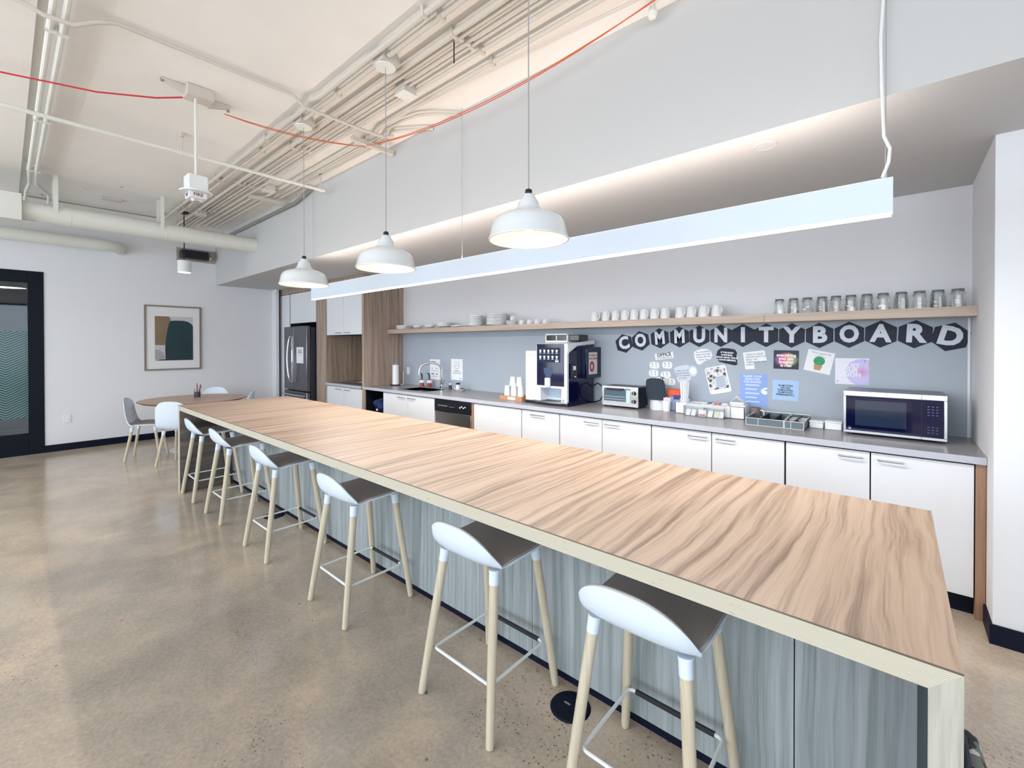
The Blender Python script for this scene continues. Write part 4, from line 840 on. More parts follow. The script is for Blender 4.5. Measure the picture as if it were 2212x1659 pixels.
# organiser row
OY, OYb = 4.045, 4.215
t = thing('condiment_organizer', 'long white open-top organizer box full of packets', 'organizer', (-1.255, 4.13, CT))
mb = MB().box(-1.540,-0.965,OY,OY+0.004,CT,CT+0.098).box(-1.540,-0.965,OYb-0.004,OYb,CT,CT+0.098).box(-1.540,-0.536-1.0,OY,OYb,CT,CT+0.098).box(-0.969,-0.965,OY,OYb,CT,CT+0.098).box(-1.540,-0.965,OY,OYb,CT,CT+0.004).box(-1.440,-1.436,OY,OYb,CT,CT+0.098).box(-1.075,-1.071,OY,OYb,CT,CT+0.098)
part('body', mb, M['paper'], t, 0)
part('filler_shelf', MB().box(-1.436,-1.075,OY+0.004,OYb-0.004,CT+0.055,CT+0.06), M['paper'], t)
t = thing('straw_bundle', 'bundle of paper-wrapped straws in the white organizer', 'straws', (-1.486, 4.13, CT+0.01))
mb = MB()
for k in range(26):
    a = k*2.399; r_ = 0.030*math.sqrt(k/26)
    mb.cyl((-1.486+r_*cos(a)*0.8,4.13+r_*sin(a),CT+0.01),(-1.486+r_*cos(a)*1.25,4.13+r_*sin(a)*1.2,CT+0.27+0.02*random.random()),0.0055,n=6)
o = part('wrapped_straws', mb, M['paper'], t); o['kind'] = 'stuff'
part('straw_sleeve', MB().lathe([(0.038,0.0),(0.044,0.12),(0.043,0.12),(0.037,0.0)], (-1.486,4.13,CT+0.01), 20), pm('lilac_white_sleeve', (0.70,0.68,0.76), 0.6), t)
cols = {'cream':(0.70,0.66,0.52),'white':(0.82,0.83,0.83),'pink':(0.72,0.25,0.25),'blue':(0.20,0.28,0.45)}
pk = [(-1.405,'creamer_pod','white',0.5),(-1.350,'creamer_pod','cream',0),(-1.295,'packet','cream',0.4),(-1.265,'packet','blue',1.2),(-1.250,'packet','white',0.2),(-1.20,'packet','pink',0.7),(-1.17,'packet','pink',-0.5),(-1.135,'packet','white',0.3),(-1.10,'packet','cream',0.9)]
nm = {0:'leftmost creamer pod on the white organizer',1:'cream coloured pod second on the white organizer',2:'cream packet right of the pods on the white organizer',3:'dark blue packet on the white organizer',4:'white packet beside the dark blue one on the organizer',5:'larger pink packet on the white organizer',6:'pink packet leaning right on the white organizer',7:'white packet between pink and beige ones on the organizer',8:'rounded beige packet near the napkins on the organizer'}
for i, (x, n_, c_, a) in enumerate(pk):
    mt_ = pm('packet_'+c_, cols[c_], 0.5); zb = CT+0.062
    if n_ == 'creamer_pod':
        o = part(n_, MB().lathe([(0.001,0),(0.013,0),(0.020,0.036),(0.022,0.038),(0.001,0.04)], (x,4.10,zb), 16), mt_)
    else:
        g = MB(); ca, sa = cos(a), sin(a)
        def pf(u, v, x=x, ca=ca, sa=sa, i=i):
            px = (u-0.5)*0.062; py = (v-0.5)*0.05; h = 0.014*sin(pi*u)*sin(pi*v)
            zz = 0.025+h+0.022*abs(u-0.5)*sa+0.014*(i%2)
            return (x+px*ca*0.95, 4.12+py+0.01*sa, zb+zz)
        g.shell(pf, 8, 6, 0.010); o = part(n_, g, mt_)
    tag(o, nm[i], 'packet' if n_ == 'packet' else 'creamer', 'packets on the white organizer')
for k, (x, z, a, lb) in enumerate(((-1.020,0.098,0.0,'lower folded white napkin on the organizer right end'),(-1.030,0.118,0.25,'middle folded white napkin on the organizer right end'),(-1.035,0.138,-0.3,'tented white napkin on top of the organizer pile'))):
    if k < 2: o = part('napkin', MB().box(x-0.055,x+0.055,4.07,4.19,CT+z,CT+z+0.018), M['paper'], bevel=0.004)
    else: o = part('napkin', MB().prism([(x-0.045,CT+z),(x,CT+z+0.048),(x+0.05,CT+z),(x,CT+z+0.040)], 'y', 4.09, 4.17), M['paper'], smooth=0)
    tag(o, lb, 'napkin', 'napkins on the organizer')
# acrylic bin with sweetener packets
t = thing('acrylic_bin', 'clear acrylic bin in front of the white organizer', 'bin', (-1.26, 3.985, CT))
ax0, ax1, ay0, ay1 = -1.432, -1.095, 3.945, 4.035
part('shell', MB().box(ax0,ax1,ay0,ay0+0.003,CT,CT+0.085).box(ax0,ax1,ay1-0.003,ay1,CT,CT+0.10).box(ax0,ax0+0.003,ay0,ay1,CT,CT+0.09).box(ax1-0.003,ax1,ay0,ay1,CT,CT+0.09).box(ax0,ax1,ay0,ay1,CT,CT+0.003).box(-1.26,-1.257,ay0,ay1,CT,CT+0.08), M['acrylic'], t)
tag(part('packet_box', MB().box(-1.305,-1.245,3.955,4.02,CT+0.006,CT+0.064).slot(1).box(-1.300,-1.250,3.9535,3.955,CT+0.012,CT+0.024), [M['paper'], pm('red_print', (0.65,0.05,0.04), 0.6)]), 'small white box with red stripe inside the clear bin', 'box')
for k, (x, c_) in enumerate(((-1.40,'white'),(-1.355,'white'),(-1.215,'white'),(-1.165,'cream'),(-1.125,'white'))):
    tag(part('packet', MB().hexa([(x-0.018,3.96,CT+0.005),(x+0.018,3.96,CT+0.005),(x+0.018,3.972,CT+0.005),(x-0.018,3.972,CT+0.005)],[(x-0.014,3.985,CT+0.06),(x+0.024,3.98,CT+0.055),(x+0.024,3.99,CT+0.055),(x-0.014,3.995,CT+0.06)]), pm('bin_'+c_, cols[c_], 0.5)),
        'leaning paper packet in the clear bin, %s' % ['leftmost','second from the left','just right of the striped box','second from the right','rightmost'][k], 'packet', 'packets in the clear bin')
# grey mug behind the cutlery tray
mg = mug('mug', 'brown-grey mug with white handle between organizer and cutlery tray', -0.900, 4.13, CT, 0.040, 0.10, -0.2, None, down=False)
for c in children(mg):
    if c.name.startswith('body'): c.data = c.data.copy(); c.data.materials[0] = pm('brown_grey_glaze', (0.20,0.165,0.15), 0.4)
# cutlery trays
wire = pm('pale_wire', (0.80,0.80,0.78), 0.3, 0.5); meshg = pm('grey_mesh_side', (0.12,0.16,0.19), 0.35); dk = pm('dark_tray_inside', (0.02,0.022,0.035), 0.5)
def tray(x0, x1, lb, divs, cats):
    y0, y1, z1 = 3.80, 4.135, CT+0.058
    t = thing('cutlery_tray', lb, 'tray', ((x0+x1)/2, 3.96, CT), 'wire cutlery trays')
    part('bottom', MB().box(x0,x1,y0,y1,CT+0.003,CT+0.007), dk, t)
    part('side', MB().box(x0,x1,y0,y0+0.003,CT+0.006,z1-0.004).box(x0,x1,y1-0.003,y1,CT+0.006,z1+0.014).box(x0,x0+0.003,y0,y1,CT+0.006,z1).box(x1-0.003,x1,y0,y1,CT+0.006,z1), meshg, t)
    part('wire_rim', MB().tube([(x0,y0,z1),(x1,y0,z1),(x1,y1,z1+0.014),(x0,y1,z1+0.014),(x0,y0,z1)], 0.0035, 6).tube([(x0,y0,CT+0.004),(x1,y0,CT+0.004)], 0.0035, 6).cyl((x0,y0,CT+0.004),(x0,y0,z1),0.003,n=6).cyl((x1,y0,CT+0.004),(x1,y0,z1),0.003,n=6).cyl(((x0*2+x1)/3,y0,CT+0.004),((x0*2+x1)/3,y0,z1),0.0025,n=6), wire, t)
    for d in divs:
        if d[0] == 'x': part('divider', MB().box(d[1]-0.005,d[1]+0.005,y0+0.004,y1-0.004,CT+0.007,z1+0.004), dk, t)
        else: part('divider', MB().box(d[2],d[3],d[1]-0.004,d[1]+0.004,CT+0.007,z1), wire, t)
    return t
tray(-0.895,-0.642,'wire cutlery tray, the left one beside the white organizer',[('x',-0.80),('x',-0.715)],0)
tray(-0.636,-0.515,'wire cutlery tray, the right one toward the microwave',[('y',4.05,-0.63,-0.52),('y',3.96,-0.63,-0.52),('x',-0.575)],0)
for k, (x, y0_, y1_, n_) in enumerate(((-0.675,3.83,4.05,'fork'),(-0.755,3.84,4.06,'spoon'),(-0.605,3.82,3.93,'teaspoon'))):
    o = part(n_, MB().tube([(x,y0_,CT+0.012),(x+0.004,(y0_+y1_)/2,CT+0.018),(x,y1_,CT+0.012)],[0.004,0.003,0.009],6), M['steel'])
    tag(o, ['steel fork lying in the left wire tray right slot','steel spoon lying in the left wire tray middle slot','small steel spoon in the right wire tray'][k], 'cutlery')
for (x, y, w, h, lb) in ((-0.462,4.03,0.085,0.052,'low white lidded tub next to the cutlery trays'),(-0.357,4.02,0.10,0.062,'taller white lidded tub next to the microwave')):
    t = thing('lidded_tub', lb, 'tub', (x,y,CT), 'white tubs beside the microwave')
    part('body', MB().prism([(x-w/2,y-0.045),(x+w/2,y-0.045),(x+w/2,y+0.045),(x-w/2,y+0.045)],'z',CT,CT+h-0.012), M['paper'], t, bevel=0.006)
    part('lid', MB().box(x-w/2-0.003,x+w/2+0.003,y-0.048,y+0.048,CT+h-0.012,CT+h), M['paper'], t, bevel=0.004)
# microwave
mx0, mx1, my, myb, mz0, mz1 = -0.290, 0.232, 3.86, 4.23, CT+0.015, 1.218
t = thing('microwave', 'steel-framed microwave with dark blue-black glass front', 'microwave', (-0.03, 4.05, CT))
part('body', MB().box(mx0+0.003,mx1-0.003,my+0.02,myb,mz0,mz1-0.002), pm('microwave_grey_shell', (0.16,0.18,0.21), 0.3, 0.7), t, bevel=0.006)
part('front_frame', MB().box(mx0,mx1,my,my+0.02,mz0,mz0+0.018).box(mx0,mx1,my,my+0.02,mz1-0.034,mz1).box(mx0,mx0+0.016,my,my+0.02,mz0+0.018,mz1-0.034).box(mx1-0.016,mx1,my,my+0.02,mz0+0.018,mz1-0.034), M['steel'], t, bevel=0.002)
part('door_split', MB().box(0.112,0.114,my-0.0005,my+0.001,mz0,mz1), M['black'], t)
part('front_glass', MB().box(mx0+0.016,mx1-0.016,my+0.003,my+0.012,mz0+0.018,mz1-0.034), M['gloss'], t)
part('door_window', MB().box(mx0+0.065,0.040,my+0.0015,my+0.003,mz0+0.055,mz1-0.062), pm('window_mesh_blue', (0.02,0.035,0.07), 0.08, coat=0.6), t)
kp = MB()
for r_ in range(4):
    for c_ in range(3): kp.box(0.140+0.020*c_,0.150+0.020*c_,my+0.001,my+0.003,1.14-0.018*r_,1.145-0.018*r_)
for r_ in range(3):
    for c_ in range(3): kp.box(0.140+0.020*c_,0.150+0.020*c_,my+0.001,my+0.003,1.01-0.018*r_,1.014-0.018*r_)
part('keypad_marks', kp, pm('keypad_print', (0.12,0.14,0.35), 0.6), t)
part('badge', MB().cyl((mx0+0.036,my+0.003,mz0+0.034),(mx0+0.036,my+0.001,mz0+0.034),0.009,n=20), M['chrome'], t)
for x in (mx0+0.04, mx1-0.04):
    for y in (my+0.05, myb-0.05): part('foot', MB().cyl((x,y,CT),(x,y,mz0),0.012,n=10), M['black'], t)
# niche worktop things
tag(part('cooktop', MB().box(-6.95,-6.25,3.66,4.14,CT,CT+0.008), M['gloss'], bevel=0.003), 'flat black induction hob on the niche worktop', 'cooktop')
tag(part('paper_sheet', MB().box(-6.80,-6.55,3.85,4.02,CT+0.0085,CT+0.0095), M['paper']), 'white paper sheet lying on the black hob', 'paper')

# ------------------------------------------------------------------ bar stools
def stool():
    t = thing('bar_stool', '', 'bar stool', (0,0,0), 'white shell bar stools along the island')
    def surf(u, v, inset=0.0, lift=0.0):
        x = (u-0.5)*2; ax = abs(x)
        hw = 0.200-inset
        yf = 0.150-inset*0.8; k = 0.78
        rb = math.sqrt(max(0.0,1-(ax**2.6)))
        yb = -0.135-0.090*rb+inset*0.5; zb = 0.665+0.135*rb**1.2-inset*1.1
        if v < 0.55:
            q = v/0.55; y = yf+(-0.050-yf)*q
            z = 0.640+0.012*ax**3-0.010*(1-q)**6*0+0.006*(1-q)**2
            z -= 0.012*max(0,1-q*6)**2
        else:
            q = (v-0.55)/0.45
            p0 = Vector((-0.050,0.640+0.012*ax**3)); p1 = Vector((yb*0.98,0.612+0.016*ax**3)); p2 = Vector((yb,zb))
            p = (1-q)**2*p0+2*q*(1-q)*p1+q*q*p2; y, z = p.x, p.y
        w = hw*(1-0.10*max(0,1-v/0.12)**2)*(1-0.07*sin(pi*min(1,max(0,(v-0.52)/0.48)))**2)
        return (x*w, y, z+lift)
    part('seat_shell', MB().shell(lambda u,v: surf(1-u,v), 22, 26, -0.010), M['plastic'], t, local=True, smooth=60)
    part('seat_pad', MB().shell(lambda u,v: surf(1-u,v,0.006,0.011), 22, 26, -0.005), M['pad'], t, local=True, smooth=60)
    for sx in (-1,1):
        for sy in (-1,1):
            topp = Vector((sx*0.150, 0.006+sy*0.130, 0.645 if sy > 0 else 0.640)); bot = Vector((sx*0.210, sy*0.214, 0.0))
            d = (bot-topp); a = topp+d*0.075
            L = part('leg', MB().tube([a, a+d*0.5, topp+d*0.975, topp+d*0.993, bot], [0.0195,0.0185,0.0165,0.0150,0.009], 16), M['legwood'], t, local=True)
            part('socket', MB().tube([topp+d*0.01, topp+d*0.03, topp+d*0.095], [0.0235,0.0215,0.0205], 16), M['plastic'], L, local=True)
    zr = 0.20; a, b_, r_ = 0.172, 0.172, 0.02
    def corner(cx, cy, a0): return [(cx+r_*cos(R(a0+30*k)), cy+r_*sin(R(a0+30*k)), zr) for k in range(4)]
    ring = [(a-r_*0, b_-0.03, zr)]
    ring = corner(a-r_, b_-r_, 0)[::-1]
    pts = [(a-0.03,b_,zr)]+corner(a-r_,b_-r_,0)[::-1]+corner(a-r_,-b_+r_,270)[::-1]+corner(-a+r_,-b_+r_,180)[::-1]+corner(-a+r_,b_-r_,90)[::-1]+[(-a+0.03,b_,zr)]
    part('footrest', MB().tube(pts, 0.0065, 8), M['metalw'], t, local=True)
    part('footrest_grip', MB().cyl((-a+0.028,b_,zr),(a-0.028,b_,zr),0.0095,n=10), M['rubber'], t, local=True, label='black rubber grip on the footrest')
    return t
s0 = stool()
st = [(-0.615,1.425,'nearest the camera'),(-1.375,1.42,'second from the near end'),(-2.460,1.42,'third from the near end'),(-3.560,1.42,'fourth from the near end'),(-4.560,1.42,'next to last toward the far end'),(-5.375,1.42,'furthest, against the far waterfall end')]
for i, (x, y, lb) in enumerate(st):
    L = 'white shell bar stool with pale wood legs, '+lb
    if i == 0: s0.location = (x,y,0); s0['label'] = L
    else: dup(s0, (x,y,0), (0,0,random.uniform(-0.02,0.02)), L)

# ------------------------------------------------------------------ round table and chairs
tcx, tcy = -7.93, 1.87
t = thing('round_table', 'round wood-topped cafe table by the left wall', 'table', (tcx,tcy,0))
part('tabletop', MB().lathe([(0.001,0.712),(0.62,0.712),(0.665,0.735),(0.665,0.742),(0.001,0.742)], (tcx,tcy,0), 64), M['rtable'], t)
part('edge_band', MB().lathe([(0.62,0.711),(0.6655,0.734),(0.6665,0.734),(0.6665,0.7415)], (tcx,tcy,0), 64), pm('red_brown_edge', (0.36,0.13,0.07), 0.5), t)
part('column', MB().cyl((tcx,tcy,0.02),(tcx,tcy,0.712),0.035,n=20), M['metalw'], t)
part('base', MB().lathe([(0.001,0),(0.30,0),(0.30,0.012),(0.05,0.03),(0.001,0.03)], (tcx,tcy,0), 40), M['metalw'], t)
def chair():
    t = thing('shell_chair', '', 'chair', (0,0,0), 'white shell chairs around the round table')
    def surf(u, v, inset=0.0, lift=0.0):
        x = (u-0.5)*2; ax = abs(x)
        if v < 0.5:
            q = v/0.5; y = 0.20-inset-(0.33-inset)*q; z = 0.452+0.022*ax**2-0.012*(1-q)**4+0.006*q
            hw = 0.225-0.03*(1-q)**3
        else:
            q = (v-0.5)/0.5
            p0 = Vector((-0.13,0.458)); p1 = Vector((-0.235,0.455)); p2 = Vector((-0.262,0.83-inset))
            p = (1-q)**2*p0+2*q*(1-q)*p1+q*q*p2; y, z = p.x, p.y
            z -= 0.085*ax**3.2*q; y += 0.045*ax**2
            z += 0.022*ax**2*(1-q); hw = 0.225-0.035*q**2
        return (x*(hw-inset), y, z+lift)
    part('seat_shell', MB().shell(lambda u,v: surf(1-u,v), 18, 26, -0.010), M['plastic'], t, local=True, smooth=60)
    part('seat_pad', MB().shell(lambda u,v: surf(1-u,v*0.70+0.0,0.010,0.011), 18, 22, -0.004), M['pad'], t, local=True, smooth=60)
    for sx in (-1,1):
        for sy in (-1,1):
            topp = Vector((sx*0.135, -0.02+sy*0.12, 0.445)); bot = Vector((sx*0.19, -0.02+sy*0.19, 0.0)); d = bot-topp; a = topp+d*0.1
            L = part('leg', MB().tube([a, topp+d*0.97, bot], [0.0175,0.0155,0.010], 14), M['legwood'], t, local=True)
            part('socket', MB().tube([topp, topp+d*0.12], [0.022,0.0185], 14), M['plastic'], L, local=True)
    return t
c0_ = chair()
def face(dx, dy): return math.atan2(dy, dx)-pi/2
cs = [(-7.74,1.30,face(0.40,0.92),'white shell chair with grey pad at the table left side, seen from the side'),
      (-7.075,1.535,face(-0.72,0.69),'white shell chair seen from behind, partly hidden by the island end'),
      (-8.50,2.22,face(0.80,-0.55),'white shell chair behind the round table against the left wall'),
      (-7.64,2.32,face(-0.50,-0.86),'white shell chair at the table right side, only its rim showing')]
for i, (x, y, a, lb) in enumerate(cs):
    if i == 0: c0_.location = (x,y,0); c0_.rotation_euler = (0,0,a); c0_['label'] = lb
    else: dup(c0_, (x,y,0), (0,0,a), lb)
# glass with pens
px_, py_ = -8.03, 1.93
t = thing('pen_holder', 'glass jar on the round table holding markers', 'jar', (px_,py_,0.743))
part('glass', MB().lathe([(0.001,0.0),(0.040,0.0),(0.040,0.13),(0.037,0.13),(0.037,0.006),(0.001,0.006)], (px_,py_,0.743), 24), M['acrylic'], t)
part('label_wrap', MB().lathe([(0.0405,0.005),(0.041,0.005),(0.041,0.085),(0.0405,0.085)], (px_,py_,0.743), 24), pm('dark_wrap', (0.05,0.05,0.06), 0.5), t)
for k, (dx, dy, c_) in enumerate(((-0.015,0.0,(0.05,0.05,0.06)),(0.01,0.01,(0.30,0.20,0.17)),(0.02,-0.01,(0.45,0.10,0.08)),(0.0,0.015,(0.06,0.06,0.07)))):
    tag(part('marker', MB().cyl((px_+dx*0.5,py_+dy*0.5,0.752),(px_+dx*2.6,py_+dy*2.6+0.01,0.925+0.02*(k%3)),0.0065,n=8), pm('marker_%d' % k, c_, 0.4)), ['dark marker leaning left in the table jar','brown marker standing in the table jar','red marker leaning right in the table jar','black marker at the back of the table jar'][k], 'marker', 'markers in the table jar')

# ------------------------------------------------------------------ floor boxes, bag
for i, (x, y) in enumerate(((-1.046,1.575),(-4.243,1.595))):
    t = thing('floor_box', ['round black floor outlet beside the nearest stool','round black floor outlet under the fourth stool'][i], 'floor outlet', (x,y,0), 'round floor outlets')
    part('lid', MB().lathe([(0.001,0.006),(0.080,0.006),(0.084,0.003),(0.086,0.0),(0.001,0.0)], (x,y,0), 40), M['navy'], t)
    part('latch', MB().box(x-0.030,x-0.002,y-0.004,y+0.004,0.006,0.008), M['steel'], t)
def camo():
    m, nt, b = newmat('mottled_camouflage_cloth')
    v = mapping(nt,(1,1,1.6)); vo = nt.nodes.new('ShaderNodeTexVoronoi'); vo.inputs['Scale'].default_value = 34; vo.inputs['Randomness'].default_value = 1
    nz = nt.nodes.new('ShaderNodeTexNoise'); nz.inputs['Scale'].default_value = 9; nt.links.new(v, nz.inputs['Vector'])
    nt.links.new(mixc(nt, 0.25, v, nz.outputs['Color']), vo.inputs['Vector'])
    c = ramp(nt, vo.outputs['Color'], [(0.0,(0.03,0.035,0.035)),(0.35,(0.16,0.17,0.15)),(0.55,(0.05,0.055,0.055)),(0.72,(0.55,0.54,0.49))], 'CONSTANT')
    nt.links.new(c, b.inputs['Base Color']); b.inputs['Roughness'].default_value = 0.85; return m
t = thing('duffel_bag', 'mottled grey-green cloth bag slumped against the near island end', 'bag', (0.137, 1.52, 0))
def bg(u, v):
    a = u*2*pi; ph = (v-0.5)*pi
    k = 1+0.05*sin(6*a+4*v)+0.04*sin(11*v+a)
    sg = lambda w, p: math.copysign(abs(w)**p, w)
    return (0.137+0.034*k*sg(cos(a),0.7)*abs(cos(ph))**0.5, 1.52+0.16*k*sg(sin(a),0.7)*abs(cos(ph))**0.5, 0.285+0.283*sg(sin(ph),0.75))
part('cloth_body', MB().grid(bg, 36, 28), camo(), t, smooth=80)
part('carry_strap', MB().tube([(0.125,1.44,0.545),(0.125,1.47,0.570),(0.125,1.56,0.570),(0.125,1.60,0.545)], 0.006, 8), M['mitt'], t)

# ------------------------------------------------------------------ lamps
def pendant(x, z, lb):
    t = thing('pendant_lamp', lb, 'pendant lamp', (x,1.69,z), 'white enamel pendants over the island')
    out = [(0.190,0.0),(0.196,0.002),(0.193,0.006),(0.184,0.048),(0.177,0.078),(0.162,0.100),(0.130,0.117),(0.088,0.128),(0.066,0.142),(0.052,0.165),(0.050,0.182),(0.038,0.198),(0.030,0.214),(0.028,0.220)]
    part('shade', MB().lathe(out, n=48), M['shade'], t, local=True, smooth=50)
    part('shade_lining', MB().lathe([(0.190,0.0)]+[(r-0.003,zz-0.001) for r, zz in out[3:10]]+[(0.030,0.155),(0.001,0.160)], n=48), M['shadein'], t, local=True, smooth=50)
    part('rim', MB().lathe([(0.190,-0.002),(0.1965,-0.002),(0.1965,0.004),(0.190,0.004),(0.190,-0.002)], n=48), M['metalw'], t, local=True)
    part('socket_cap', MB().lathe([(0.030,0.216),(0.017,0.226),(0.018,0.232),(0.016,0.244),(0.006,0.250),(0.001,0.250)], n=20), M['black'], t, local=True)
    part('bulb', MB().lathe([(0.001,0.035),(0.020,0.040),(0.030,0.062),(0.026,0.090),(0.014,0.115),(0.001,0.12)], n=20), M['bulb'], t, local=True)
    part('cord', MB().cyl((0,0,0.25),(0,0,3.395-z),0.0032,n=8), M['cord'], t, local=True)
    part('canopy', MB().lathe([(0.001,3.392-z),(0.066,3.392-z),(0.066,3.402-z),(0.001,3.402-z)], n=32), M['duct'], t, local=True)
    part('ceiling_box', MB().box(-0.058,0.058,-0.058,0.058,3.405-z,3.475-z).box(-0.066,0.066,0.058,0.064,3.402-z,3.465-z), M['box'], t, local=True)
    return t
pl = pendant(-1.365, 2.052, 'white enamel dome pendant nearest the camera, right of three')
dup(pl, (-2.594,1.69,2.052), None, 'white enamel dome pendant in the middle of the three')
dup(pl, (-3.828,1.69,2.052), None, 'white enamel dome pendant furthest over the island, left of three')
for i, x in enumerate((-1.365,-2.594,-3.828)):
    l = bpy.data.lights.new('pendant_bulb_light', 'POINT'); l.energy = 0.7; l.color = (1,0.80,0.68); l.shadow_soft_size = 0.03
    o = bpy.data.objects.new('pendant_bulb_light', l); COL.objects.link(o); o.location = (x,1.69,2.062)
# linear lamp
LY, LX0, LX1, LZ0, LZ1 = 2.455, -5.375, -0.020, 2.086, 2.244
t = thing('linear_lamp', 'long thin white linear lamp hung across the kitchen', 'linear lamp', ((LX0+LX1)/2, LY, LZ0))
part('housing', MB().box(LX0,LX1,LY,LY+0.045,LZ0+0.010,LZ1), M['lampbody'], t)
part('diffuser', MB().box(LX0+0.005,LX1-0.005,LY+0.001,LY+0.044,LZ0,LZ0+0.010), M['led'], t)
part('uplight_diffuser', MB().box(LX0+0.03,LX1-0.03,LY+0.008,LY+0.037,LZ1,LZ1+0.003), M['ledup'], t)
for x in (-0.045, -2.700, -5.355):
    part('suspension_wire', MB().cyl((x,LY+0.02,LZ1),(x,LY+0.02,ZC),0.0018,n=6), M['cord'], t)
    part('wire_grip', MB().cyl((x,LY+0.02,LZ1),(x,LY+0.02,LZ1+0.03),0.006,n=8), M['steel'], t)
part('power_cord', MB().tube([(-0.055,LY+0.02,LZ1+0.01),(-0.035,LY+0.0,LZ1+0.06),(-0.030,LY,LZ1+0.12),(-0.050,LY+0.01,LZ1+0.18),(-0.058,LY+0.02,LZ1+0.4),(-0.062,LY+0.02,LZ1+0.6),(-0.048,LY+0.02,LZ1+0.9),(-0.052,LY+0.02,ZC)], 0.006, 8), M['metalw'], t)
area('linear_lamp_uplight', ((LX0+LX1)/2, LY+0.022, LZ1+0.012), (pi,0,0), LX1-LX0-0.1, 0.03, 17, (1,0.85,0.76), 175)
area('linear_lamp_downlight', ((LX0+LX1)/2, LY+0.022, LZ0-0.006), (0,0,0), LX1-LX0-0.1, 0.04, 66, (1,0.95,0.90), 170)
t = thing('linear_lamp', 'unseen linear lamp added behind the camera to brighten the ceiling', 'linear lamp', (-3.4, -1.9, 2.35))  # out-of-view lamp, added so that its uplight lifts the ceiling
part('housing', MB().box(-7.4,0.6,-1.925,-1.875,2.36,2.50), M['lampbody'], t); part('diffuser', MB().box(-7.4,0.6,-1.924,-1.876,2.35,2.36), M['led'], t)
for x in (-7.3, -3.4, 0.5): part('suspension_wire', MB().cyl((x,-1.9,2.50),(x,-1.9,ZC-0.028),0.0018,n=6), M['cord'], t)
area('linear_lamp_uplight', (-3.4, -1.9, 2.52), (pi,0,0), 7.8, 0.04, 58, (1,0.94,0.89), 175)  # ceiling fill carried by the added lamp
for i, (x, y) in enumerate(((-0.545,2.702),(-5.05,2.68),(-8.53,2.69))):
    t = thing('recessed_speaker', 'thin round ceiling ring in the soffit, %s' % ['nearest the column','above the middle of the run','at the far left end'][i], 'ceiling fitting', (x,y,SZ-0.004), 'round soffit fittings')
    part('ring', MB().lathe([(0.050,0.004),(0.052,0.0),(0.055,0.0),(0.057,0.004)], (x,y,SZ-0.004), 32), M['soffit'], t)
    part('cover', MB().lathe([(0.001,0.0025),(0.050,0.0025),(0.050,0.004),(0.001,0.004)], (x,y,SZ-0.004), 32), M['soffit'], t)
# cylinder pendant near the far table
t = thing('cylinder_lamp', 'small white cylinder pendant lit over the round table', 'pendant lamp', (-7.86,1.74,2.60))
part('body', MB().lathe([(0.001,0.170),(0.078,0.170),(0.083,0.165),(0.083,0.0),(0.078,0.0),(0.078,0.160)], (-7.86,1.74,2.60), 32), M['metalw'], t)
part('diffuser', MB().lathe([(0.001,0.004),(0.078,0.004),(0.078,0.010),(0.001,0.010)], (-7.86,1.74,2.60), 32), pm('cylinder_glow', (1,1,1), 0.5, emis=(1,0.97,0.92), es=6), t)
part('stem', MB().cyl((-7.86,1.74,2.775),(-7.86,1.74,3.46),0.007,n=8), M['black'], t)
part('canopy', MB().box(-7.91,-7.81,1.70,1.785,3.455,3.478), M['black'], t)

# ------------------------------------------------------------------ ceiling services
def run(name, label, pts, r, mat, cat='pipe', group=None, n=10, clips=(), kidmat=None):
    o = part(name, MB().tube(pts, r, n), mat)
    tag(o, label, cat, group)
    for (x, y, z) in clips:
        part('clip', MB().box(x-0.012,x+0.012,y-r-0.004,y+r+0.012,z-r-0.003,ZC-0.0005), mat, o)
    return o
ZP = 3.448
cx = [('conduit',1.600,0.018,'thick cream conduit, outermost of the ceiling bundle',0),('conduit',1.672,0.018,'thick cream conduit, second from the outside of the bundle',0),
      ('conduit',1.815,0.018,'cream conduit, third from the outside of the bundle',0),('conduit',1.868,0.014,'cream conduit, fourth from the outside of the bundle',0),
      ('conduit',1.930,0.012,'thin cream conduit, fifth from the outside of the bundle',0),('conduit',1.972,0.012,'thin cream conduit, sixth from the outside of the bundle',0),
      ('conduit',2.045,0.014,'cream conduit, seventh from the outside of the bundle',1),
      ('conduit',2.175,0.015,'cream conduit, eighth, jogging near the soffit',2),('conduit',2.235,0.012,'cream conduit, ninth, curving into the soffit',3),('conduit',2.285,0.012,'cream conduit nearest the soffit, ending in a curve',4)]
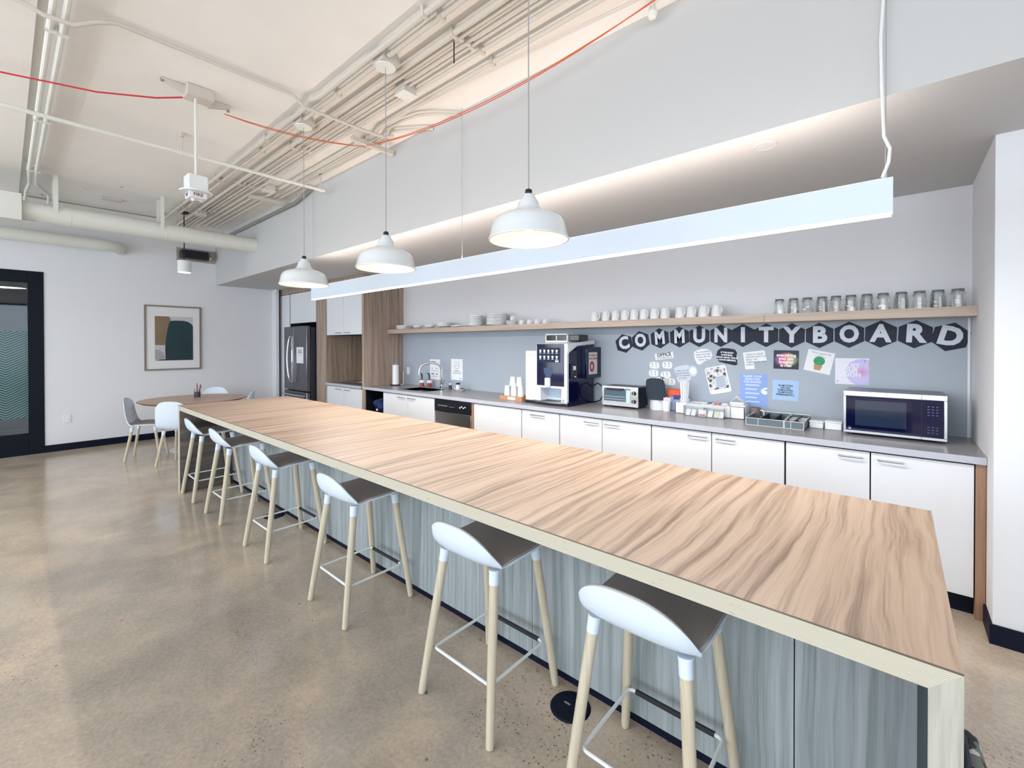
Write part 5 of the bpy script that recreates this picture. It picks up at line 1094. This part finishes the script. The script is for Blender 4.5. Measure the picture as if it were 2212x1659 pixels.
for n_, y, r_, lb, k in cx:
    z = ZC-r_-0.022
    if k == 0:
        if 1.65 < y < 1.7:
            for (xa, xb, w_) in ((1.6,-1.30,'right of the nearest pendant box'),(-1.43,-2.53,'between the near and middle pendant boxes'),(-2.66,-3.765,'between the middle and far pendant boxes'),(-3.89,-7.78,'left of the far pendant box')):
                run(n_, 'thick cream conduit '+w_, [(xa,y,z),(xb,y,z)], r_, M['pipe'], 'conduit', 'ceiling conduit bundle', clips=[(x,y,z) for x in (-0.6,-2.0,-3.2,-4.7,-5.9,-7.3) if xb+0.05 < x < xa-0.05])
            continue
        elif y < 1.7: pts = [(1.6,y,z),(-3.35,y,z),(-3.45,y-0.03,z),(-3.55,y,z),(-8.5,y,z)]
        else: pts = [(1.6,y,z),(-8.9,y,z)]
    elif k == 1: pts = [(1.6,y,z),(-2.9,y,z),(-3.4,y+0.0,z),(-8.5,y,z)]
    elif k == 2: pts = [(1.6,y,z),(-3.45,y,z),(-3.60,y+0.05,z),(-6.1,y+0.05,z),(-6.25,y-0.06,z),(-8.5,y-0.06,z)]
    elif k == 3: pts = [(-2.75,2.50,z),(-2.80,2.44,z),(-2.90,2.34,z),(-3.02,2.27,z),(-3.2,y,z),(-3.40,y,z),(-3.56,y+0.065,z),(-6.1,y+0.07,z),(-6.25,y-0.04,z),(-8.5,y-0.04,z)]
    else: pts = [(-3.10,2.50,z),(-3.16,2.45,z),(-3.30,2.36,z),(-3.38,2.31,z),(-3.42,y+0.015,z),(-3.56,y+0.075,z),(-6.1,y+0.08,z),(-6.25,y-0.02,z),(-8.5,y-0.02,z)]
    xs_ = [x for x in (-0.6,-2.1,-4.4,-5.9,-7.4)] if k in (0,) else [-2.1] if k in (1,2) else []
    o = run(n_, lb, pts, r_, M['pipe'], 'conduit', 'ceiling conduit bundle', clips=[(x+0.06*random.random(),y,z) for x in xs_])
run('conduit', 'dark grey conduit running tight along the soffit at the far end', [(-5.35,2.44,ZP-0.01),(-5.6,2.45,ZP-0.06),(-5.85,2.46,ZP-0.09),(-8.6,2.46,ZP-0.09)], 0.020, M['pipeg'], 'conduit')
for i, (x, y) in enumerate(((-2.78,1.985),(-5.75,2.12),(-7.55,1.87))):
    t = thing('junction_box', ['square cream box in the conduit bundle right of the middle pendant','small square box at the conduit bend toward the far wall','square box where conduits end near the black rod'][i], 'junction box', (x,y,ZC-0.08))
    part('box', MB().box(x-0.055,x+0.055,y-0.055,y+0.055,ZC-0.078,ZC-0.001), M['box'], t, bevel=0.002)
    part('cover', MB().box(x-0.060,x+0.060,y-0.060,y+0.060,ZC-0.082,ZC-0.078), M['duct'], t)
for i, (x, y0_, y1_) in enumerate(((-3.70,2.06,2.49),(-6.10,2.02,2.49))):
    tag(part('strut_channel', MB().box(x-0.02,x+0.02,y0_,y1_,ZC-0.105,ZC-0.082).box(x-0.02,x-0.017,y0_,y1_,ZC-0.082,ZC-0.066).box(x+0.017,x+0.02,y0_,y1_,ZC-0.082,ZC-0.066), M['pipe']), ['steel strut under the conduits behind the far pendant','steel strut under the conduits near the far wall'][i], 'bracket')
run('branch_pipe', 'cream pipe crossing the ceiling to the conduit bundle', [(-3.60,-3.0,ZP-0.014),(-3.60,0.08,ZP-0.04),(-3.585,0.16,3.375),(-3.57,0.275,3.375),(-3.52,0.37,3.42),(-3.50,0.45,ZP),(-3.49,1.46,ZP),(-3.48,1.54,3.385),(-3.47,2.02,3.385),(-3.46,2.18,3.385),(-3.44,2.24,3.385),(-3.40,2.30,3.40)], 0.013, M['pipe'], 'pipe')
tag(part('threaded_rod', MB().cyl((-2.10,1.86,3.30),(-2.10,1.86,ZC),0.004,n=6), M['black']), 'short dark threaded rod hanging beside the conduits', 'rod')
sp = run('sprinkler_pipe', 'white sprinkler pipe running to the soffit with an open end', [(-4.95,-3.2,3.30),(-4.95,2.42,3.30)], 0.017, M['duct'], 'pipe')
for y in (-1.2, 1.085, 2.375):
    part('hanger', MB().cyl((-4.95,y,3.30),(-4.95,y,ZC),0.006,n=8).box(-4.975,-4.925,y-0.012,y+0.012,ZC-0.032,ZC-0.0005), M['pipe'], sp)
    part('clamp', MB().cyl((-4.95,y-0.012,3.30),(-4.95,y+0.012,3.30),0.022,n=14), M['duct'], sp)
for i, (y, z) in enumerate(((0.190,3.42),(0.243,3.42))):
    run('riser_pipe', ['white pipe along the ceiling, left of the pair','white pipe along the ceiling, right of the pair'][i], [(-2.2,y,z),(-7.0,y,z),(-7.6,y+0.02,z),(-8.0,y+(0.14 if i else 0.0),z),(-8.6,y+(0.16 if i else 0.0),z-0.02)], 0.017, M['duct'], 'pipe', 'pair of pipes along the ceiling', clips=[(-3.8,y,z),(-5.4,y,z),(-7.0,y,z)])
run('far_conduit', 'thin grey conduit along the ceiling near the left wall', [(-8.4,-1.5,ZP),(-8.4,0.4,ZP),(-8.38,1.50,ZP),(-8.0,1.54,ZP)], 0.009, M['pipeg'], 'conduit')
# ducts
t = thing('air_duct', 'large round white air duct running to the soffit', 'duct', (-7.35,1.3,2.93))
part('duct_tube', MB().cyl((-7.35,0.14,3.045),(-7.35,SY-0.001,3.045),0.108,n=36), M['duct'], t)
part('duct_box', MB().box(-7.52,-7.18,-1.6,0.14,2.90,3.19), M['duct'], t, bevel=0.004)
for y in (0.52, 1.42, 1.95, 2.30): part('seam_band', MB().cyl((-7.35,y-0.006,3.045),(-7.35,y+0.006,3.045),0.1105,n=36), M['duct'], t)
for y in (0.40, 1.37):
    for x in (-7.2405, -7.4620): part('hanger_strap', MB().box(x,x+0.0025,y-0.02,y+0.02,3.05,ZC-0.001), M['duct'], t)
t = thing('air_duct', 'smaller white duct behind, elbowing into the left wall', 'duct', (-9.0,0.5,2.92))
part('duct_tube', MB().tube([(-8.98,-1.6,3.04),(-8.98,0.98,3.04),(-8.99,1.06,3.04),(-9.03,1.14,3.04),(-9.10,1.19,3.04),(-9.219,1.20,3.04)], 0.085, 28), M['duct'], t)
part('seam_band', MB().cyl((-8.98,0.94,3.04),(-8.98,0.955,3.04),0.088,n=28), M['duct'], t)
# wall speaker
t = thing('wall_speaker', 'black box speaker high on the left wall under the duct', 'speaker', (-9.1,2.16,3.0))
part('tan_patch', MB().box(XL,XL+0.01,1.93,2.58,2.985,3.20), pm('flat_tan', (0.42,0.38,0.33), 0.7), t)  # flat tan rectangle on the wall behind the black box
part('cabinet', MB().box(XL+0.01,XL+0.17,1.965,2.365,3.010,3.155), M['black'], t, bevel=0.02)
part('bracket', MB().cyl((XL+0.06,2.365,3.06),(XL+0.06,2.42,3.06),0.03,n=14).cyl((XL+0.06,2.43,3.06),(XL+0.06,2.43,3.18),0.008,n=8), M['steel'], t)
# fire alarm
fx, fy = -4.013, 0.965
t = thing('fire_alarm', 'white FIRE strobe box hanging on a pipe from the ceiling', 'fire alarm', (fx,fy,2.60))
part('drop_pipe', MB().cyl((fx,fy,2.83),(fx,fy,3.40),0.0095,n=12), M['duct'], t)
bxo = part('box', MB().box(fx-0.065,fx+0.065,fy-0.065,fy+0.065,2.70,2.815), M['metalw'], t, bevel=0.010)
part('plate', MB().lathe([(0.001,2.688),(0.105,2.688),(0.105,2.698),(0.001,2.698)], (fx,fy,0), 36), M['metalw'], t)
part('strobe_base', MB().box(fx-0.058,fx+0.058,fy-0.058,fy+0.058,2.642,2.688), M['metalw'], t, bevel=0.006)
part('strobe_lens', MB().lathe([(0.035,2.642),(0.030,2.625),(0.001,2.618)], (fx,fy,0), 20), M['acrylic'], t)
text('lettering', 'FIRE', 0.034, (fx+0.0588-fx, 0, 2.665-2.60), pm('fire_red_ink', (0.20,0.07,0.06), 0.6), t, (R(90),0,R(90)), bold=0.0006)
tl = text('lettering', 'FIRE', 0.034, (0, -0.0588, 2.665-2.60), pm('fire_red_ink_side', (0.20,0.07,0.06), 0.6), t, (R(90),0,0), bold=0.0006)
t = thing('ceiling_bracket', 'cream splayed bracket and box holding the fire alarm pipe', 'bracket', (-4.02,0.98,3.40))
part('box', MB().box(-4.08,-3.95,0.90,1.07,3.40,3.478), M['pipe'], t, bevel=0.002)
part('arm', MB().prism([(0.76,3.470),(0.90,3.42),(0.90,3.478),(0.76,3.478)], 'x', -4.05, -4.01), M['box'], t)
part('arm', MB().prism([(1.07,3.41),(1.22,3.455),(1.22,3.478),(1.07,3.478)], 'x', -4.13, -4.09), M['box'], t)
part('bolt', MB().cyl((-4.03,0.765,3.455),(-4.03,0.765,3.479),0.010,n=8).cyl((-4.13,1.215,3.44),(-4.13,1.215,3.479),0.010,n=8), M['pipeg'], t)
# red and orange cables
run('red_cable', 'dark red cable drooping from the left to the ceiling bracket', [(-4.70,-0.55,3.42),(-4.60,0.0,3.395),(-4.35,0.45,3.36),(-4.15,0.75,3.37),(-4.08,0.90,3.41)], 0.006, M['red'], 'cable', n=6)
A = Vector((-4.14,1.20,3.42)); B = Vector((-3.78,2.22,3.395))
def sag(p, q, d, n=14):
    return [tuple(p.lerp(q, k/n)-Vector((0,0,4*d*(k/n)*(1-k/n)))) for k in range(n+1)]
C_ = Vector((-1.075,2.37,3.43))
for i, o_ in enumerate((0.0, 0.016)):
    d = Vector((o_,-o_,-o_*0.5))
    run('orange_cable', ['upper orange-red cable strand sagging below the conduits','lower orange-red cable strand sagging below the conduits'][i], sag(A+d, B+d, 0.035+0.012*i, 8)+sag(B+d, C_+d, 0.115+0.02*i, 18)[1:]+[(-0.7,2.34-o_,3.46-o_),(0.6,2.34-o_,3.46-o_)], 0.0033, M['orange'], 'cable', 'orange-red cable strands', n=6)
tag(part('cable_tie', MB().box(-3.80,-3.76,2.205,2.235,3.375,3.478), M['pipe']), 'small clip holding the orange cable to the ceiling', 'clip')
tag(part('cable_anchor', MB().lathe([(0.001,3.38),(0.02,3.385),(0.03,3.41),(0.02,3.44),(0.012,3.479)], (-1.055,2.42,0), 16), M['duct']), 'white anchor knob where the orange cable meets the ceiling', 'anchor')
tag(part('vent_plate', MB().box(-7.9,-7.80,0.85,1.05,ZC-0.03,ZC-0.001), M['box']), 'small painted bracket plate on the ceiling above the duct', 'bracket')
